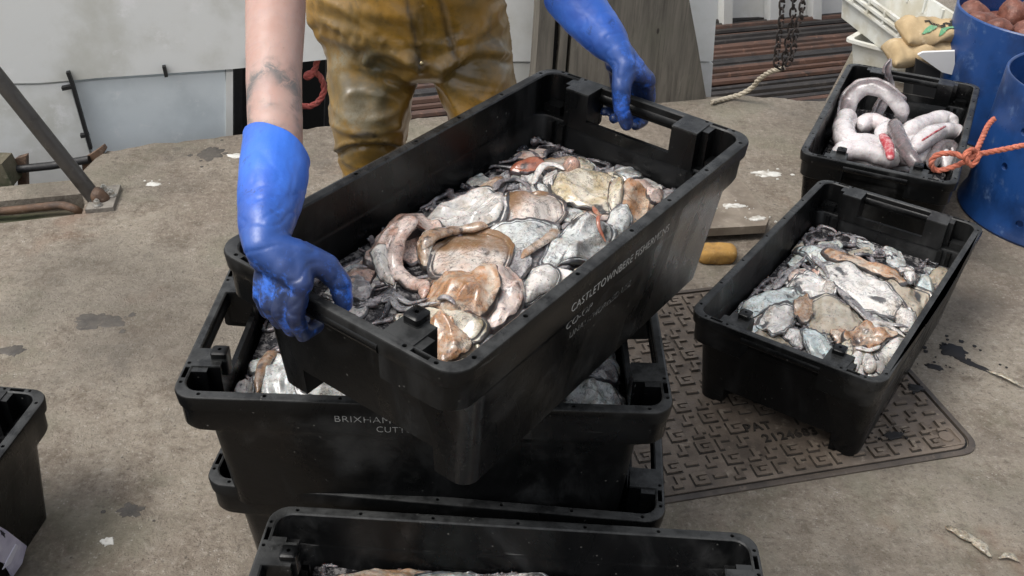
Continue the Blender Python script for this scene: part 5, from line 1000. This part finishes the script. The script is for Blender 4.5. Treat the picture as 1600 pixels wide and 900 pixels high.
# trousers: rings of hips and legs, merged, then creased
T = MB()
def ring(x, y, z, rx, ry, n=28): return [Vector((x + rx * math.cos(2 * math.pi * k / n), y + ry * math.sin(2 * math.pi * k / n), z)) for k in range(n)]
def pxring(xa, xb, py, Y, ry):
    a_, b_ = gy(xa, py, Y), gy(xb, py, Y); return ring((a_.x + b_.x) / 2, Y + .02, (a_.z + b_.z) / 2, (b_.x - a_.x) / 2, ry)
hipr = [pxring(484, 788, -160, 2.02, .15), pxring(482, 787, -80, 2.03, .155), pxring(478, 787, 0, 2.04, .16), pxring(484, 792, 30, 2.04, .16), pxring(500, 797, 62, 2.04, .155), pxring(512, 799, 88, 2.04, .14), pxring(530, 790, 104, 2.04, .10)]
T.loft(hipr)
def leg(rows, fx, fy):
    L = [pxring(*r_) for r_ in rows]; l = L[-1]; c = sum(l, Vector()) / len(l)
    L += [ring(c.x + (fx - c.x) * .5, c.y + (fy - c.y) * .5, c.z * .55 + .03, .082, .088), ring(fx, fy, .09, .08, .09), ring(fx, fy, .05, .08, .09)]; T.loft(L)
leg([(505, 668, 55, 2.03, .115), (512, 660, 95, 2.02, .118), (514, 648, 130, 2.0, .115), (514, 642, 170, 1.98, .112), (518, 636, 205, 1.975, .106), (526, 628, 235, 1.98, .10), (536, 622, 270, 1.99, .095)], -.36, 2.07)
leg([(650, 796, 55, 2.03, .115), (668, 801, 95, 2.02, .118), (680, 805, 130, 2.0, .115), (694, 808, 170, 1.98, .11), (706, 808, 205, 1.975, .105), (716, 804, 240, 1.98, .098)], -.02, 2.08)
me = remesh(T, .0062, 12)
# creases, drawn where the photograph has them and laid on the front of the cloth
cr = [  # px polyline, height (m), width (m)
    ([(470, 30), (510, 40), (560, 54), (612, 70), (640, 92)], .015, .020), ([(478, 50), (520, 62), (560, 68), (590, 66)], .010, .016), ([(490, 2), (560, 16), (640, 28)], .010, .022),
    ([(572, 94), (580, 84), (600, 80), (630, 90), (655, 102)], .012, .011), ([(572, 94), (588, 116), (612, 136), (628, 146)], .010, .012), ([(618, 134), (640, 118), (656, 108)], .009, .012),
    ([(515, 64), (560, 84)], -.008, .014), ([(596, 56), (640, 72), (656, 92)], -.012, .013), ([(500, 42), (580, 64), (630, 84)], -.010, .012), ([(590, 100), (620, 116), (644, 112)], -.008, .012),
    ([(790, 2), (760, 28), (735, 58), (708, 82)], .011, .016), ([(795, 34), (760, 46), (730, 72), (700, 96)], .014, .014), ([(805, 88), (766, 80), (740, 82), (690, 104)], .012, .014),
    ([(690, 104), (730, 118), (775, 130)], .009, .016), ([(684, 112), (720, 142), (760, 160)], .010, .015), ([(780, 36), (745, 58), (712, 78)], -.011, .010), ([(790, 98), (750, 92), (710, 104)], -.009, .010),
    ([(640, -20), (646, 20), (652, 60), (656, 100)], .006, .012), ([(656, -20), (664, 40), (668, 94)], -.006, .008), ([(682, -10), (694, 30), (706, 82)], .006, .007), ([(692, -10), (704, 30), (714, 70)], -.006, .007),
    ([(526, 196), (550, 207), (572, 210), (600, 206), (620, 196)], .008, .009), ([(528, 234), (545, 224), (575, 220), (605, 221), (626, 227)], .012, .007), ([(528, 242), (545, 233), (575, 229), (605, 230), (628, 235)], -.012, .007),
    ([(640, 136), (628, 165), (620, 198)], .008, .014), ([(524, 110), (542, 150), (536, 195)], .008, .020), ([(566, 90), (560, 130), (572, 175)], -.006, .022), ([(700, 130), (712, 160), (722, 195)], .008, .014), ([(795, 108), (776, 132), (764, 165)], .007, .016), ([(600, 140), (590, 165), (600, 190)], .005, .016)]
SEAMS = [([(628, -30), (640, 20), (648, 60), (656, 100)], 1.), ([(680, -30), (691, 25), (699, 58), (705, 82)], .8), ([(657, 102), (690, 101), (707, 92)], .6), ([(520, 238), (546, 227), (576, 223), (604, 224), (632, 231)], 1.), ([(552, 212), (562, 209), (574, 209), (584, 210)], 1.1)]
SM = [[(p.x, p.z) for p in spline([gy(x, y, 1.9) for x, y in pts], 8)] for pts, k in SEAMS]
CR = []
for pts, h, w_ in cr:
    P = [gy(x, y, 1.9) for x, y in pts]; CR.append(([(p.x, p.z) for p in spline(P, 5)], h, w_))
sc_ = 1.9
at = me.attributes.new('grime', 'FLOAT', 'POINT'); bt_ = me.attributes.new('bleach', 'FLOAT', 'POINT'); sa_ = me.attributes.new('seam', 'FLOAT', 'POINT'); gv = []; bv = []; sv = []; newco = []
def blobs(p, L): return min(1, sum(k * math.exp(-((p[0] - x) / a_) ** 2 - ((p[1] - y) / b_) ** 2) for x, y, a_, b_, k in L))
NRM = [v.normal.copy() for v in me.vertices]
for v in me.vertices:
    co = v.co.copy(); pr_ = co - CAM; dep = pr_.dot(FW); px = 800 + F_PX * pr_.dot(RT) / dep; py = 450 - F_PX * pr_.dot(UP) / dep
    vn = NRM[v.index]; front = max(0, min(1, (-vn.y + .25) * 1.6)); dz = 0.; sm_ = 0.
    if front > 0 and co.z > .4:
        g = gy(px, py, 1.9)
        for P, h, w_ in CR:
            if abs(P[0][0] - g.x) > .25 and abs(P[-1][0] - g.x) > .25: continue
            d2 = min((x - g.x) ** 2 + (z - g.z) ** 2 for x, z in P)
            if d2 < (w_ * 2.2) ** 2: dz += .75 * h * math.exp(-d2 / (w_ * w_ * .75))
        for (pts, k), P in zip(SEAMS, SM):
            d2 = min((x - g.x) ** 2 + (z - g.z) ** 2 for x, z in P); sm_ = max(sm_, k * math.exp(-d2 / .006 ** 2))
    sv.append(min(1, sm_ * front)); dz = dz * front + .004 * noise.noise(co * 9) + .0035 * 1.5 * (1 - abs(noise.noise(Vector((co.x * 9 + co.z * 6, co.y * 12, co.z * 16))))) ** 5 + .0008 * noise.noise(co * 60)
    newco.append(co + vn * dz)
    gv.append(blobs((px, py), [(575, 150, 55, 60, 1), (560, 70, 40, 20, .7), (600, 100, 40, 30, .7), (740, 110, 60, 35, .75), (770, 60, 35, 30, .4), (560, 245, 50, 20, .5), (650, 60, 12, 60, .5), (520, 30, 30, 25, .6)]) * (1 if co.z > .3 else .6))
    bv.append(blobs((px, py), [(532, 92, 14, 26, 1), (560, 185, 45, 26, .75), (575, 85, 25, 8, .5), (790, 100, 12, 20, .35)]))
for v, q_ in zip(me.vertices, newco): v.co = q_
sa_ = me.attributes['seam']; at = me.attributes['grime']; bt_ = me.attributes['bleach']; sa_.data.foreach_set('value', sv)
at.data.foreach_set('value', gv); bt_.data.foreach_set('value', bv); me.update()
tr_ = obj('trousers', me, OIL, man, True, 0)
DARKSEAM = mat('worn_seam', (.03, .024, .014), .6)
def strip(pts, r, M, name, Y0=2.2):
    # a thin cord pressed on the front of the cloth: shrink to the trousers
    P = spline([gy(x, y, 1.86) for x, y in pts], 8); mb = MB(); mb.tube(P, r, 8, .5, (0, -1, 0)); o = mb.build(name, M, tr_); return o
from mathutils.bvhtree import BVHTree
bv_t = BVHTree.FromPolygons([v.co for v in me.vertices], [tuple(p.vertices) for p in me.polygons])
def onbvh(pts, off=.001, sub=10):
    out = []
    for i in range(len(pts) - 1):
        for k in range(sub):
            t = k / sub; x, y = pts[i][0] * (1 - t) + pts[i + 1][0] * t, pts[i][1] * (1 - t) + pts[i + 1][1] * t; d = ray(x, y).normalized(); h = bv_t.ray_cast(CAM, d)
            if h[0] is not None: out.append(h[0] + h[1] * off)
    return out
h0 = onbvh([(658, 100), (659, 100)], .003, 1)
if h0: sn = MB(); sn.ell(h0[0], (.0045, .003, .0045), None, 12, 8); sn.build('snap_button', mat('brass', (.5, .42, .25), .3, Metallic=.9), tr_)
for s in (-1, 1):
    x = -.36 if s < 0 else -.02; b_ = MB(); b_.capsule((x, 2.09, .2), .075, (x, 2.08, .06), .055); b_.capsule((x, 2.08, .052), .05, (x + s * .02, 1.93, .042), .04); obj('boot', remesh(b_, .01, 4), RUBBER, man, True, 0)
# gloves: a palm, four curled fingers round the bar and a thumb inside it
def glove(s, wr, cu, ys, thumb, name):
    g = MB(); bx = .3925 * s; K = []
    lens = [.0, .003, .002, -.004]
    for i, y in enumerate(ys):
        r = .0112 - .0008 * (i == 3) ; o = lens[i]
        mc = al(bx + s * .016, y, .030 + .004 * (i in (1, 2))); pi_ = al(bx + s * (.033 + o), y, -.014); di = al(bx + s * .020, y + .001, -.050 - o); ti = al(bx - s * .004, y + .002, -.052 - o); K.append(mc)
        g.capsule(mc, r + .0022, pi_, r + .001); g.capsule(pi_, r + .001, di, r - .0004); g.capsule(di, r - .0004, ti, r - .0015)
        g.capsule(wr, .026, mc, r + .0035)
    for i in range(3): g.capsule(K[i] + (wr - K[i]) * .15, .0150, K[i + 1] + (wr - K[i + 1]) * .15, .0150)
    for i in range(4): g.capsule(wr.lerp(K[i], .55), .021, wr.lerp(K[(i + 1) % 4 if i < 3 else 2], .6), .021)
    th = [al(*p) for p in thumb]; rr = [.022, .0182, .0155, .0128]
    g.capsule(wr, .026, th[0], .021)
    for i in range(len(th) - 1): g.capsule(th[i], rr[i], th[i + 1], rr[i + 1])
    g.capsule(th[0], .02, K[0], .0165)
    # gauntlet
    P = spline([wr, wr.lerp(cu, .3), wr.lerp(cu, .65), cu, cu + (cu - wr) * .25], 6); n = len(P); g.tube(P, [.027 + .0195 * min(1, (i / (n - 1)) * 1.9) ** .7 for i in range(n)], 26)
    me = remesh(g, .003, 5)
    # cut the gauntlet with a clean slanting edge
    ax = (cu - wr).normalized(); tilt = (RT * .45 * (1 if s < 0 else .5)); nrm = (ax + tilt).normalized(); bm = bmesh.new(); bm.from_mesh(me)
    bmesh.ops.bisect_plane(bm, geom=bm.verts[:] + bm.edges[:] + bm.faces[:], plane_co=cu, plane_no=nrm, clear_outer=True); bm.to_mesh(me); bm.free()
    at = me.attributes.new('grime', 'FLOAT', 'POINT'); va = []; barc = al(bx, sum(ys) / 4, -.02); at.name
    # wrinkles of thick rubber at the wrist, and dirt towards the fingers
    me.update(); disp = []
    for v in me.vertices:
        t = (v.co - wr).dot(ax); L = (cu - wr).length; a_ = t / L
        wv = .0024 * math.sin(t * 150 + 7 * noise.noise(v.co * 15)) * math.exp(-((a_ - .08) / .12) ** 2) * max(0, noise.noise(v.co * 22) + .2) + .003 * noise.noise(v.co * 9) * min(1, max(.1, a_ * 2)) + .0016 * noise.noise(v.co * 40) - .0013 * max(0, 1 - abs(noise.noise(Vector((v.co.x * 26, v.co.y * 26, v.co.z * 40)))) * 9) * min(1, max(.25, 1 - a_))
        disp.append(v.normal * wv); dgr = max(0., min(1., 1.65 - (v.co - barc).length / .10)); va.append(max(dgr, .28 * math.exp(-((a_ - .05) / .15) ** 2)))
    for v, d in zip(me.vertices, disp): v.co += d
    at = me.attributes['grime']; at.data.foreach_set('value', va)
    o = obj('glove', me, GLOVE, man, True, 0); sd_ = o.modifiers.new('th', 'SOLIDIFY'); sd_.thickness = .0022; sd_.offset = -1; return o
glove(-1, wrL, cuL, (.030, .053, .076, .097), [(-.389, .055, .050), (-.364, .030, .030), (-.358, .014, .006), (-.362, .006, -.018)], 'glove')
glove(1, wrR, cuR, (.008, .031, .054, .075), [(.366, .034, .062), (.346, .024, .034), (.338, .016, .0), (.344, .004, -.030)], 'glove')
